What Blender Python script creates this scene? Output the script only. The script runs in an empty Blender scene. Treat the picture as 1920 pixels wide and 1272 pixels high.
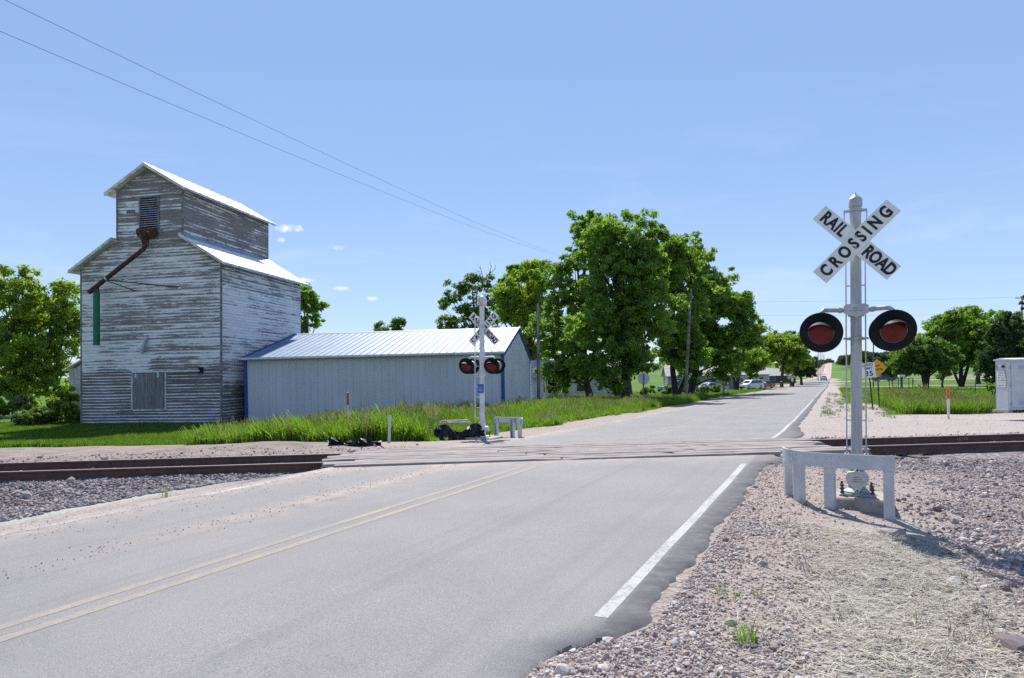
import bpy, math, random
import numpy as np
from mathutils import Matrix, Vector, Euler

# ------------------------------------------------------------------ camera, sky, sun, exposure
scene = bpy.context.scene
col = scene.collection
CAM_H = 1.54; ROLL = 0.02; FPX = 1280.0
cd = bpy.data.cameras.new('camera'); cam = bpy.data.objects.new('camera', cd); col.objects.link(cam)
cd.sensor_width = 36.0; cd.lens = 24.0; cd.shift_y = 71.0/1920.0; cd.clip_start = 0.05; cd.clip_end = 6000
_c, _s = math.cos(ROLL), math.sin(ROLL)
cam.matrix_world = Matrix(((_c, _s, 0, 0), (0, 0, -1, 0), (-_s, _c, 0, CAM_H), (0, 0, 0, 1)))
scene.camera = cam

SUN_AZ = math.radians(-4)      # measured from +Y towards +X
SUN_EL = math.radians(50)
world = bpy.data.worlds.new('World'); scene.world = world; world.use_nodes = True
wn = world.node_tree.nodes; wl = world.node_tree.links
bg = wn['Background']
sky = wn.new('ShaderNodeTexSky'); sky.sky_type = 'NISHITA'; sky.sun_disc = False
sky.sun_elevation = SUN_EL; sky.sun_rotation = SUN_AZ
sky.air_density = 1.0; sky.dust_density = 0.0; sky.ozone_density = 3.0; sky.altitude = 400
bg.inputs['Strength'].default_value = 0.110
tc = wn.new('ShaderNodeTexCoord')
def wmath(op, a, b=None, c=None):
    n = wn.new('ShaderNodeMath'); n.operation = op
    for i, v in enumerate((a, b, c)):
        if v is None: continue
        if isinstance(v, (int, float)): n.inputs[i].default_value = v
        else: wl.new(v, n.inputs[i])
    return n.outputs[0]
# thin cirrus: stretched noise over the whole sky, fading upward
mp = wn.new('ShaderNodeMapping'); mp.inputs['Scale'].default_value = (1.6, 1.6, 9.0); mp.inputs['Rotation'].default_value = (0.0, 0.25, 0.4)
wl.new(tc.outputs['Generated'], mp.inputs['Vector'])
nz = wn.new('ShaderNodeTexNoise'); nz.inputs['Scale'].default_value = 1.7; nz.inputs['Detail'].default_value = 7; nz.inputs['Roughness'].default_value = 0.62; nz.inputs['Distortion'].default_value = 0.6
wl.new(mp.outputs[0], nz.inputs['Vector'])
cr = wn.new('ShaderNodeMapRange'); cr.inputs['From Min'].default_value = 0.52; cr.inputs['From Max'].default_value = 0.85; cr.inputs['To Max'].default_value = 0.24
wl.new(nz.outputs['Fac'], cr.inputs['Value'])
# small fair-weather puffs: (direction, half width, half height) in direction space
puff_noise = wn.new('ShaderNodeTexNoise'); puff_noise.inputs['Scale'].default_value = 55; puff_noise.inputs['Detail'].default_value = 6; puff_noise.inputs['Roughness'].default_value = 0.6
wl.new(tc.outputs['Generated'], puff_noise.inputs['Vector'])
zz_ = wn.new('ShaderNodeSeparateXYZ'); wl.new(tc.outputs['Generated'], zz_.inputs[0])
low_ = wn.new('ShaderNodeMapRange'); low_.interpolation_type = 'SMOOTHSTEP'; low_.inputs['From Min'].default_value = .42; low_.inputs['From Max'].default_value = .12; wl.new(zz_.outputs[2], low_.inputs['Value'])
fac = wmath('MULTIPLY', cr.outputs[0], low_.outputs[0])
def pix_dir(X, Y):
    du, dv = X-960.0, 707.0-Y
    return Vector((du*_c+dv*_s, FPX, -du*_s+dv*_c)).normalized()
for X, Y, hw, hh, st in ((543, 429, 30, 11, .95), (637, 464, 26, 6, .75), (578, 525, 22, 7, .85), (637, 541, 24, 6, .8), (527, 450, 10, 6, .5), 
                     (700, 560, 14, 5, .5), (2150, 470, 60, 20, .8), (-160, 480, 60, 18, .7), (-420, 380, 90, 20, .7), (2450, 380, 80, 24, .8)):
    d = pix_dir(X, Y); k = math.cos(math.atan2(math.hypot(X-960, Y-707), FPX))
    sep = wn.new('ShaderNodeVectorMath'); sep.operation = 'SUBTRACT'; wl.new(tc.outputs['Generated'], sep.inputs[0]); sep.inputs[1].default_value = d
    right = Vector((d.y, -d.x, 0)).normalized(); up = right.cross(d).normalized()
    dx = wn.new('ShaderNodeVectorMath'); dx.operation = 'DOT_PRODUCT'; wl.new(sep.outputs[0], dx.inputs[0]); dx.inputs[1].default_value = right/(hw/FPX*k)
    dz = wn.new('ShaderNodeVectorMath'); dz.operation = 'DOT_PRODUCT'; wl.new(sep.outputs[0], dz.inputs[0]); dz.inputs[1].default_value = up/(hh/FPX*k)
    r2 = wmath('ADD', wmath('POWER', dx.outputs['Value'], 2.0), wmath('POWER', dz.outputs['Value'], 2.0))
    v = wmath('SUBTRACT', wmath('ADD', wmath('MULTIPLY', puff_noise.outputs['Fac'], 3.4), -0.85), r2)
    mr = wn.new('ShaderNodeMapRange'); mr.interpolation_type = 'SMOOTHSTEP'; mr.inputs['From Min'].default_value = 0.0; mr.inputs['From Max'].default_value = 1.5; mr.inputs['To Max'].default_value = st
    wl.new(v, mr.inputs['Value'])
    inside = wn.new('ShaderNodeMath'); inside.operation = 'LESS_THAN'; wl.new(r2, inside.inputs[0]); inside.inputs[1].default_value = 4.0
    fac = wmath('MAXIMUM', fac, wmath('MULTIPLY', mr.outputs[0], inside.outputs[0]))
sz_ = wn.new('ShaderNodeSeparateXYZ'); wl.new(tc.outputs['Generated'], sz_.inputs[0])
ev_ = wn.new('ShaderNodeValToRGB'); wl.new(sz_.outputs[2], ev_.inputs[0])          # clear-day blue by height above the horizon
for i_, (p_, c_) in enumerate(((0.0, (3.3, 4.3, 6.0)), (.10, (2.75, 3.8, 5.85)), (.28, (2.15, 3.2, 5.45)), (1.0, (1.45, 2.45, 4.7)))):
    e_ = ev_.color_ramp.elements[i_] if i_ < 2 else ev_.color_ramp.elements.new(p_); e_.position = p_; e_.color = (*c_, 1)
flat_ = wn.new('ShaderNodeMix'); flat_.data_type = 'RGBA'; flat_.inputs['Factor'].default_value = .72
wl.new(sky.outputs[0], flat_.inputs['A']); wl.new(ev_.outputs[0], flat_.inputs['B'])
mixc = wn.new('ShaderNodeMix'); mixc.data_type = 'RGBA'
wl.new(fac, mixc.inputs['Factor']); wl.new(flat_.outputs['Result'], mixc.inputs['A']); mixc.inputs['B'].default_value = (7.6, 7.9, 8.4, 1)
wl.new(mixc.outputs['Result'], bg.inputs['Color'])

sd = bpy.data.lights.new('sun', 'SUN'); sun = bpy.data.objects.new('sun', sd); col.objects.link(sun)
sd.energy = 5.0; sd.angle = math.radians(0.53); sd.color = (1.0, 0.955, 0.89)
_sv = Vector((math.sin(SUN_AZ)*math.cos(SUN_EL), math.cos(SUN_AZ)*math.cos(SUN_EL), math.sin(SUN_EL)))
sun.rotation_euler = _sv.to_track_quat('Z', 'Y').to_euler(); sun.location = _sv*60
scene.view_settings.view_transform = 'Standard'; scene.view_settings.look = 'None'
scene.view_settings.exposure = 0.52; scene.view_settings.gamma = 1.0; scene.view_settings.use_curve_mapping = False
scene.cycles.use_denoising = False; scene.cycles.max_bounces = 8; scene.cycles.diffuse_bounces = 5; scene.cycles.transmission_bounces = 6; scene.cycles.transparent_max_bounces = 12

rng = np.random.default_rng(7); random.seed(7)

# ------------------------------------------------------------------ node material helpers
MATS = {}
class NT:
    def __init__(s, name):
        s.m = bpy.data.materials.new(name); s.m.use_nodes = True
        s.t = s.m.node_tree; s.n = s.t.nodes; s.l = s.t.links
        s.b = s.n['Principled BSDF']; s.out = s.n['Material Output']
        s.tc = s.n.new('ShaderNodeTexCoord'); s.geo = s.n.new('ShaderNodeNewGeometry')
        MATS[name] = s.m
    def put(s, sock, v):
        if isinstance(v, bpy.types.NodeSocket): s.l.new(v, sock)
        elif isinstance(v, (tuple, list)) and len(v) == 3 and sock.type == 'RGBA': sock.default_value = (*v, 1)
        else: sock.default_value = v
    def noise(s, scale, detail=4, rough=.55, vec=None, dist=0.0, stretch=None):
        n = s.n.new('ShaderNodeTexNoise'); n.inputs['Scale'].default_value = scale; n.inputs['Detail'].default_value = detail
        n.inputs['Roughness'].default_value = rough; n.inputs['Distortion'].default_value = dist
        v = vec or s.tc.outputs['Object']
        if stretch:
            mp = s.n.new('ShaderNodeMapping'); mp.inputs['Scale'].default_value = stretch; s.l.new(v, mp.inputs['Vector']); v = mp.outputs[0]
        s.l.new(v, n.inputs['Vector']); return n.outputs['Fac']
    def voro(s, scale, vec=None, feature='F1', out='Distance'):
        n = s.n.new('ShaderNodeTexVoronoi'); n.inputs['Scale'].default_value = scale; n.feature = feature
        s.l.new(vec or s.tc.outputs['Object'], n.inputs['Vector']); return n.outputs[out]
    def math(s, op, a, b=None, clamp=False):
        n = s.n.new('ShaderNodeMath'); n.operation = op; n.use_clamp = clamp
        s.put(n.inputs[0], a)
        if b is not None: s.put(n.inputs[1], b)
        return n.outputs[0]
    def ramp(s, v, lo, hi, a=0.0, b=1.0, smooth=True):
        n = s.n.new('ShaderNodeMapRange'); n.interpolation_type = 'SMOOTHSTEP' if smooth else 'LINEAR'
        s.put(n.inputs['Value'], v); s.put(n.inputs['From Min'], lo); s.put(n.inputs['From Max'], hi); n.inputs['To Min'].default_value = a; n.inputs['To Max'].default_value = b
        return n.outputs[0]
    def mix(s, f, a, b, blend='MIX'):
        n = s.n.new('ShaderNodeMix'); n.data_type = 'RGBA'; n.blend_type = blend
        s.put(n.inputs['Factor'], f); s.put(n.inputs['A'], a); s.put(n.inputs['B'], b); return n.outputs['Result']
    def attr(s, name, out='Color', typ='GEOMETRY'):
        n = s.n.new('ShaderNodeAttribute'); n.attribute_name = name; n.attribute_type = typ; return n.outputs[out]
    def sep(s, v):
        n = s.n.new('ShaderNodeSeparateXYZ'); s.l.new(v, n.inputs[0]); return n.outputs
    def bump(s, hgt, strength=.3, dist=.02):
        n = s.n.new('ShaderNodeBump'); n.inputs['Strength'].default_value = strength; n.inputs['Distance'].default_value = dist
        s.l.new(hgt, n.inputs['Height']); s.l.new(n.outputs[0], s.b.inputs['Normal']); return n.outputs[0]
    def fin(s, color, rough=.8, metal=0.0, spec=.4):
        s.put(s.b.inputs['Base Color'], color); s.put(s.b.inputs['Roughness'], rough); s.b.inputs['Metallic'].default_value = metal
        s.b.inputs['Specular IOR Level'].default_value = spec; return s.m

def mat(name, c, rough=.7, metal=0.0, var=.18, scale=4.0, bump=0.0, bscale=60.0, spec=.4, dirt=None, dirt_amt=.35):
    if name in MATS: return MATS[name]
    t = NT(name)
    pos = t.geo.outputs['Position']
    n1 = t.noise(scale, 5, .6, pos)
    dark = tuple(x*(1-var*1.6) for x in c); lite = tuple(min(1, x*(1+var)) for x in c)
    colr = t.mix(t.ramp(n1, .3, .7), dark, lite)
    if dirt is not None:
        n2 = t.noise(scale*2.3, 6, .65, pos)
        colr = t.mix(t.ramp(n2, .5, .72, 0, dirt_amt), colr, dirt)
    if bump: t.bump(t.noise(bscale, 4, .6, pos), bump, .01)
    return t.fin(colr, rough, metal, spec)

# ------------------------------------------------------------------ mesh helpers
class MB:
    def __init__(s): s.v = []; s.f = []
    def add(s, vs, fs):
        k = len(s.v); s.v += [tuple(v) for v in vs]; s.f += [tuple(i+k for i in f) for f in fs]; return s
    def box(s, x0, x1, y0, y1, z0, z1):
        return s.add([(x0,y0,z0),(x1,y0,z0),(x1,y1,z0),(x0,y1,z0),(x0,y0,z1),(x1,y0,z1),(x1,y1,z1),(x0,y1,z1)],
                     [(0,3,2,1),(4,5,6,7),(0,1,5,4),(1,2,6,5),(2,3,7,6),(3,0,4,7)])
    def cbox(s, x0, x1, y0, y1, z0, z1, b=.01):          # box with chamfered vertical edges and top
        p = [(x0+b,y0),(x1-b,y0),(x1,y0+b),(x1,y1-b),(x1-b,y1),(x0+b,y1),(x0,y1-b),(x0,y0+b)]
        q = [(x0+2*b,y0+b),(x1-2*b,y0+b),(x1-b,y0+2*b),(x1-b,y1-2*b),(x1-2*b,y1-b),(x0+2*b,y1-b),(x0+b,y1-2*b),(x0+b,y0+2*b)]
        vs = [(x,y,z0) for x,y in p]+[(x,y,z1-b) for x,y in p]+[(x,y,z1) for x,y in q]
        fs = [tuple(range(7,-1,-1)), tuple(range(16,24))]
        for i in range(8):
            j = (i+1) % 8; fs += [(i,j,8+j,8+i),(8+i,8+j,16+j,16+i)]
        return s.add(vs, fs)
    def path(s, pts, rad, n=8, cap=True):
        pts = [Vector(p) for p in pts]
        if not hasattr(rad, '__len__'): rad = [rad]*len(pts)
        k = len(s.v); up = None
        for i, p in enumerate(pts):
            d = (pts[min(i+1, len(pts)-1)]-pts[max(i-1, 0)]).normalized()
            if up is None: up = Vector((0,0,1)) if abs(d.z) < .9 else Vector((1,0,0))
            a = d.cross(up).normalized(); b = a.cross(d).normalized(); up = b
            for j in range(n):
                t = 2*math.pi*j/n; q = p+(a*math.cos(t)+b*math.sin(t))*rad[i]; s.v.append(tuple(q))
        for i in range(len(pts)-1):
            for j in range(n):
                s.f.append((k+i*n+j, k+i*n+(j+1)%n, k+(i+1)*n+(j+1)%n, k+(i+1)*n+j))
        if cap:
            s.f.append(tuple(k+j for j in range(n-1,-1,-1))); s.f.append(tuple(k+(len(pts)-1)*n+j for j in range(n)))
        return s
    def tube(s, a, b, r0, r1=None, n=10): return s.path([a, b], [r0, r0 if r1 is None else r1], n)
    def prism(s, pts, y0, y1):                            # (x,z) outline extruded along y
        n = len(pts); vs = [(x,y0,z) for x,z in pts]+[(x,y1,z) for x,z in pts]
        fs = [tuple(range(n)), tuple(range(2*n-1,n-1,-1))]+[(i,n+i,n+(i+1)%n,(i+1)%n) for i in range(n)]
        return s.add(vs, fs)
    def prismx(s, pts, x0, x1):                           # (y,z) outline extruded along x
        n = len(pts); vs = [(x0,y,z) for y,z in pts]+[(x1,y,z) for y,z in pts]
        fs = [tuple(range(n-1,-1,-1)), tuple(range(n,2*n))]+[(i,(i+1)%n,n+(i+1)%n,n+i) for i in range(n)]
        return s.add(vs, fs)
    def prismz(s, pts, z0, z1):
        n = len(pts); vs = [(x,y,z0) for x,y in pts]+[(x,y,z1) for x,y in pts]
        fs = [tuple(range(n-1,-1,-1)), tuple(range(n,2*n))]+[(i,(i+1)%n,n+(i+1)%n,n+i) for i in range(n)]
        return s.add(vs, fs)
    def lathe(s, prof, n=20, M=None, cap=True):           # (r,z) around z
        k = len(s.v); M = M or Matrix()
        for r, z in prof:
            for j in range(n):
                t = 2*math.pi*j/n; s.v.append(tuple(M @ Vector((r*math.cos(t), r*math.sin(t), z))))
        for i in range(len(prof)-1):
            for j in range(n): s.f.append((k+i*n+j, k+i*n+(j+1)%n, k+(i+1)*n+(j+1)%n, k+(i+1)*n+j))
        if cap:
            s.f.append(tuple(k+j for j in range(n-1,-1,-1))); s.f.append(tuple(k+(len(prof)-1)*n+j for j in range(n)))
        return s
    def xf(s, fn, start=0):
        for i in range(start, len(s.v)): s.v[i] = tuple(fn(*s.v[i]))
        return s
    def mesh(s, name, m, smooth=None):
        me = bpy.data.meshes.new(name); me.from_pydata(s.v, [], s.f); me.materials.append(m)
        if smooth:
            for p in me.polygons: p.use_smooth = True
            try: me.set_sharp_from_angle(angle=smooth)
            except Exception: pass
        me.update(); return me
    def build(s, name, m, parent=None, smooth=None, loc=None):
        return link(name, s.mesh(name, m, smooth), parent, loc)

def link(name, data, parent=None, loc=None):
    o = bpy.data.objects.new(name, data); col.objects.link(o)
    if parent: o.parent = parent
    if loc is not None: o.location = loc
    return o
def tag(o, label=None, cat=None, group=None, kind=None):
    for k, v in (('label', label), ('category', cat), ('group', group), ('kind', kind)):
        if v: o[k] = v
    return o
def empty(name, loc, rz=0.0, label=None, cat=None, group=None, tilt=0.0):
    o = bpy.data.objects.new(name, None); col.objects.link(o); o.empty_display_size = .3
    o.location = loc; o.rotation_euler = (0, tilt, rz); return tag(o, label, cat, group)
def copy_tree(o, parent=None):
    c = o.copy(); col.objects.link(c); c.parent = parent
    for ch in list(o.children): copy_tree(ch, c)
    return c
def np_mesh(name, V, F, m, attrs=None):
    """V (n,3); F (k,4) or (k,3) int arrays"""
    me = bpy.data.meshes.new(name); n = len(V); k, w = F.shape
    me.vertices.add(n); me.vertices.foreach_set('co', np.asarray(V, np.float32).ravel())
    me.loops.add(k*w); me.loops.foreach_set('vertex_index', F.astype(np.int32).ravel())
    me.polygons.add(k); me.polygons.foreach_set('loop_start', np.arange(0, k*w, w, dtype=np.int32))
    me.update(calc_edges=True)
    for nm, a in (attrs or {}).items():
        at_ = me.attributes.new(nm, 'FLOAT_COLOR', 'POINT'); at_.data.foreach_set('color', np.asarray(a, np.float32).ravel())
    me.materials.append(m); return me
def text_mesh(txt, size, m, offset=0.0, extrude=.003, sx=1.0, spacing=1.0):
    cu = bpy.data.curves.new('lettering', 'FONT'); cu.body = txt; cu.size = size; cu.align_x = 'CENTER'; cu.align_y = 'CENTER'
    cu.offset = offset; cu.extrude = extrude; cu.space_character = spacing; cu.resolution_u = 4
    o = bpy.data.objects.new('lettering', cu); col.objects.link(o)
    dg = bpy.context.evaluated_depsgraph_get(); dg.update()
    me = bpy.data.meshes.new_from_object(o.evaluated_get(dg)); bpy.data.objects.remove(o); bpy.data.curves.remove(cu)
    me.transform(Matrix.Diagonal((sx, 1, 1, 1))); me.materials.clear(); me.materials.append(m); return me
# lettering that stands in the local XZ plane, facing -Y
STAND = Matrix.Rotation(math.pi/2, 4, 'X')

# ------------------------------------------------------------------ lay of the land
RA = math.radians(25.2); SA, CA = math.sin(RA), math.cos(RA)      # road heading
U = Vector((SA, CA, 0)); N = Vector((CA, -SA, 0))
TS = 0.085; TK = 13.97                                             # track centre: y = TK + TS*x
TA = math.atan(TS); TU = Vector((math.cos(TA), math.sin(TA), 0)); TN = Vector((-math.sin(TA), math.cos(TA), 0))
E0, E1 = -8.35, -1.12                                              # pavement edges, across the road
PY = np.array([-50, 15.2, 17, 20, 28, 40, 70, 116, 149, 200, 300, 400, 600, 900, 1000, 1300, 2500])
PZ = np.array([0, -.02, -.10, -.22, -.36, -.5, -.8, -1.4, -1.75, -1.6, -.9, 1.0, 6.0, 13.0, 14.0, 12.0, 10.0])
def sstep(x, a, b):
    t = np.clip((x-a)/(b-a), 0, 1); return t*t*(3-2*t)
def road_se(x, y): return x*SA+y*CA, x*CA-y*SA
def road_z(y): return np.interp(y, PY, PZ)
def vnoise(x, y, f, seed=0):
    x = np.asarray(x, float)*f; y = np.asarray(y, float)*f
    def hsh(i, j): 
        v = np.sin(i*127.1+j*311.7+seed*74.7)*43758.5453; return v-np.floor(v)
    i, j = np.floor(x), np.floor(y); u, v = x-i, y-j; u = u*u*(3-2*u); v = v*v*(3-2*v)
    return (hsh(i,j)*(1-u)+hsh(i+1,j)*u)*(1-v)+(hsh(i,j+1)*(1-u)+hsh(i+1,j+1)*u)*v
def ground(x, y):
    x = np.asarray(x, float); y = np.asarray(y, float)
    s, e = road_se(x, y); t = (y-TK-TS*x)*math.cos(TA)
    zr = road_z(y)
    nearr = -.03-.085*np.clip(e+1.0, 0, 9)-.02*np.clip(-t-4, 0, 8)*sstep(e, 0, 3)
    nearl = -.05-.09*np.clip(-8.6-e, 0, 3)
    off = np.where(e > -4.8, nearr, nearl)
    far = zr-.06-.52*sstep(-x, 1.5, 11)*sstep(y, 17, 31)*(1-sstep(y, 60, 120)) - .06*sstep(x, 3, 9)*sstep(t, 2, 5)
    far = far+.16*np.exp(-((x+6.4)/3.0)**2-((t-4.2)/1.3)**2)
    w = sstep(t, -.6, .9); off = off*(1-w)+far*w
    trk = sstep(np.abs(t), 2.6, 1.3); off = off*(1-trk)+(-.20)*trk
    off = off+.05*(vnoise(x, y, .8)-.5)+.025*(vnoise(x, y, 2.7, 3)-.5)
    hill = sstep(y, 250, 900)*(vnoise(x, y, .004, 5)-.5)*7*sstep(np.abs(e+4.8), 10, 160); off = off+hill
    dist = np.maximum(E0-e, e-(E1-.45*sstep(-s, -4.4, -3.4))); b = sstep(dist, -.05, 1.1)
    return (zr-.05)*(1-b)+off*b
def gz(x, y): return float(ground(np.array([x]), np.array([y]))[0])
def colx(X, D, z=None):                                           # world x of the photo column X for a thing standing D metres ahead
    z = -.5 if z is None else z
    return ((X-960)*_c + (z-CAM_H)*FPX/D*_s)*D/FPX
def spot(X, D):
    x = colx(X, D); return Vector((x, D, gz(x, D)))
def zrow(X, Y, D): return CAM_H+(-(X-960)*_s+(707-Y)*_c)*D/FPX      # height seen on row Y at that distance

def grow(a, b, step, far, ratio):
    c = list(np.arange(a, b, step)); d = step; hi = b
    while hi < far: c.append(hi); d *= ratio; hi += d
    c.append(far); return c
gx = grow(0, 34, .34, 2200, 1.13); gx = sorted(set([-v for v in gx]+gx))
gy = sorted(set([-v for v in grow(0, 1, .4, 120, 1.5)]+grow(0, 48, .3, 2400, 1.07)))
GX, GY = np.meshgrid(np.array(gx), np.array(gy)); GZ = ground(GX, GY)
nx, ny = len(gx), len(gy)
gs, ge = road_se(GX, GY); gt = (GY-TK-TS*GX)*math.cos(TA)
jit = (vnoise(GX, GY, .9, 11)-.5)*1.2+(vnoise(GX, GY, .25, 12)-.5)*1.6
# zones: gravel, grass, soil ; second set: crop, pale gravel, straw
left_far = (gt > 0) & (ge < -4.8); right_far = (gt > 0) & (ge >= -4.8)
grass = np.zeros_like(GX)
grass = np.where(left_far, sstep(GY+jit+.35*np.clip(GX+11, -30, 0)*.12, 20.5, 22.5)*sstep(-ge+jit*.5, 9.6, 10.6), grass)
grass = np.where(left_far & (GX < -10.5), sstep(GY+jit-.03*np.clip(-GX-10, 0, 40), 22.5, 25.5), grass)
grass = np.where(right_far, sstep(GY+jit+(np.clip(GX, 0, 40)-14)*-.03, 30.0, 31.6)*sstep(ge+jit*.5, 1.6, 3.2), grass)
grass = np.where(right_far & (GX > 29) & (GY < 60), grass*(1-sstep(GY+jit*.7, 41, 43)*(1-sstep(GY+jit*.7, 50, 53))), grass)
grass = np.where((gt < -14), .6, grass)
road_side = sstep(np.abs(ge+4.75), 5.3, 4.6)
far_side = sstep(GY, 60, 90)
grass = np.maximum(grass, far_side*sstep(np.abs(ge+4.75)+jit*.6, 5.0, 6.4))
cross = np.exp(-((GY-196)/3.2)**4)*(ge > -1)+np.exp(-((GY-97+.03*GX)/1.6)**4)*((ge > -1) & (GX < 68))+np.exp(-((GY-128)/2.2)**4)*(ge > -1)*(GX < 90)
drive = np.exp(-((GY-66-.10*(GX-20))/2.6)**4)*((ge < -4.8) & (GX > 17))+np.exp(-((GY-118-.12*(GX-45))/2.4)**4)*((ge < -4.8) & (GX > 33))+np.exp(-((GY-163)/2.2)**4)*((ge < -4.8) & (GX > 55))
grass = grass*(1-np.clip(cross+drive, 0, 1))
gravelroad = np.zeros_like(GX)
grass = grass*(1-gravelroad)
soil = np.zeros_like(GX)
soil = np.where(left_far & (GX < -4), sstep(gt, 1.6, 2.6)*(1-grass), soil)
crop = sstep(GY, 225, 260)*sstep(ge, 8, 12)
bare = sstep(GY, 205, 214)*(1-sstep(GY, 262, 280))*sstep(ge, 24, 40)
crop = np.clip(crop+sstep(GY, 235, 300)*(ge < -2)*.7+sstep(GY, 235, 260)*(ge > -5), 0, 1)
pale = np.clip(np.clip(cross+drive, 0, 1)+right_far*(1-grass)*sstep(gt, 1.5, 3.5)*.75+gravelroad*.3, 0, 1)
ballast = sstep(np.abs(gt), 3.4, 2.2)*(1-pale*.3)
ballast = np.maximum(ballast, (gt < 0)*sstep(-ge+jit*.3, 9.5, 10.1))
mint = (gt < -.7)*(ge < -4.8)*np.exp(-((ge+9.35+.25*jit)/.55)**4)+(gt < -7.2)*np.exp(-((ge-.25)/.4)**2)*.6*sstep(vnoise(GX, GY, 1.4, 61), .35, .7)
straw = np.exp(-((ge-.55)/.75)**4)*sstep(gt, -6.3, -6.9)
ones = np.ones_like(GX)
zA = np.stack([np.clip(ballast, 0, 1), grass, soil, ones], -1).reshape(-1, 4)
zB = np.stack([crop, pale, straw, ones], -1).reshape(-1, 4)
zC = np.stack([np.clip(bare, 0, 1), gravelroad, np.clip(mint, 0, 1), ones], -1).reshape(-1, 4)

t = NT('ground_mat'); pos = t.geo.outputs['Position']
a1 = t.sep(t.attr('zone_a')); a2 = t.sep(t.attr('zone_b')); a3 = t.sep(t.attr('zone_c'))
vc = t.voro(26, pos, out='Color'); vs_ = t.sep(vc)
gravel_c = t.mix(vs_[0], (.24,.20,.18), (.52,.45,.41)); gravel_c = t.mix(t.ramp(t.noise(.7, 4, .6, pos), .35, .68), gravel_c, (.44,.345,.30))
gravel_c = t.mix(t.ramp(t.noise(220, 3, .6, pos), .35, .7, 0, .5), gravel_c, (.16,.13,.12))
vb = t.sep(t.voro(17, pos, out='Color'))
ball_c = t.mix(vb[1], (.10,.085,.09), (.36,.31,.31))
pale_c = t.mix(t.ramp(t.noise(1.1, 5, .65, pos), .3, .72), (.42,.395,.38), (.42,.345,.30)); pale_c = t.mix(t.ramp(t.noise(1.0, 5, .7, pos, .5, stretch=(.35, 3.2, 1)), .60, .74, 0, .6), pale_c, (.30,.245,.215)); pale_c = t.mix(t.ramp(t.noise(90, 4, .7, pos), .42, .7, 0, .55), pale_c, (.25,.22,.21))
soil_c = t.mix(t.ramp(t.noise(1.6, 6, .65, pos), .3, .7), (.20,.165,.145), (.35,.285,.25)); soil_c = t.mix(t.ramp(t.noise(60, 4, .7, pos), .5, .72, 0, .5), soil_c, (.14,.115,.10))
grass_c = t.mix(t.ramp(t.noise(.35, 5, .65, pos), .3, .7), (.065,.140,.014), (.110,.200,.022)); grass_c = t.mix(t.ramp(t.noise(9, 4, .7, pos), .35, .72, 0, .7), grass_c, (.034,.072,.012))
grass_c = t.mix(t.ramp(t.noise(.13, 4, .6, pos), .52, .72, 0, .55), grass_c, (.155,.165,.05))
crop_c = t.mix(t.ramp(t.noise(.02, 4, .6, pos), .3, .7), (.07,.14,.03), (.115,.20,.045))
c = t.mix(a2[1], gravel_c, pale_c)
c = t.mix(a1[0], c, ball_c)
c = t.mix(a1[2], c, soil_c)
c = t.mix(t.math('MULTIPLY', a2[2], .8), c, (.36,.325,.285))
edge = t.math('ADD', a1[1], t.math('MULTIPLY', t.math('SUBTRACT', t.noise(5, 4, .7, pos), .5), .7))
c = t.mix(t.ramp(edge, .38, .62), c, grass_c)
c = t.mix(a2[0], c, crop_c)
c = t.mix(a3[0], c, (.26,.20,.165)); c = t.mix(a3[1], c, (.46,.36,.30)); c = t.mix(t.math('MULTIPLY', a3[2], t.ramp(t.noise(11, 5, .7, pos), .32, .55)), c, (.42,.46,.42))
hgt = t.math('ADD', t.voro(26, pos), t.math('MULTIPLY', t.noise(70, 4, .7, pos), .8))
t.bump(hgt, .7, .03); t.fin(c, .95, 0, .15)
idx = np.arange(nx*ny).reshape(ny, nx)
F = np.stack([idx[:-1,:-1], idx[:-1,1:], idx[1:,1:], idx[1:,:-1]], -1).reshape(-1, 4)
gm = np_mesh('ground', np.stack([GX, GY, GZ], -1).reshape(-1, 3), F, MATS['ground_mat'], {'zone_a': zA, 'zone_b': zB, 'zone_c': zC})
for p in gm.polygons: p.use_smooth = True
tag(link('ground', gm), kind='structure')

# ------------------------------------------------------------------ road
t = NT('asphalt'); pos = t.geo.outputs['Position']
rc = t.sep(t.attr('lane'))          # x: across (0..1), y: along/100
spk = t.noise(120, 4, .8, pos)
c = t.mix(t.ramp(t.noise(.55, 5, .6, pos), .3, .7), (.240,.228,.222), (.292,.277,.268))
c = t.mix(t.ramp(spk, .42, .66), c, (.12,.117,.12))
c = t.mix(t.ramp(t.noise(170, 2, .6, pos), .60, .70, 0, .8), c, (.5,.48,.47)); c = t.mix(t.math('MULTIPLY', t.ramp(t.math('ADD', rc[0], t.math('MULTIPLY', t.math('SUBTRACT', t.noise(30, 4, .7, pos), .5), .02)), .962, .975, 0, .75), t.ramp(t.noise(9, 5, .7, pos), .25, .6, .35, 1)), c, (.105,.102,.104)); c = t.mix(t.ramp(t.noise(48, 3, .7, pos), .50, .68, 0, .35), c, (.15,.146,.148))
wheel = t.noise(1.0, 4, .6, t.attr('lane', 'Vector'), stretch=(26, 3.0, 1))
c = t.mix(t.ramp(wheel, .48, .75, 0, .38), c, (.15,.147,.15))
dust = t.math('MULTIPLY', t.attr('dust', 'Fac'), t.ramp(t.noise(3.2, 6, .7, pos), .30, .62))
c = t.mix(dust, c, (.40,.315,.26))
stain = t.ramp(t.noise(.9, 4, .6, pos), .675, .73, 0, .5)
c = t.mix(stain, c, (.36,.30,.22))
ck = t.n.new('ShaderNodeTexVoronoi'); ck.feature = 'DISTANCE_TO_EDGE'; ck.inputs['Scale'].default_value = .42
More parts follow.
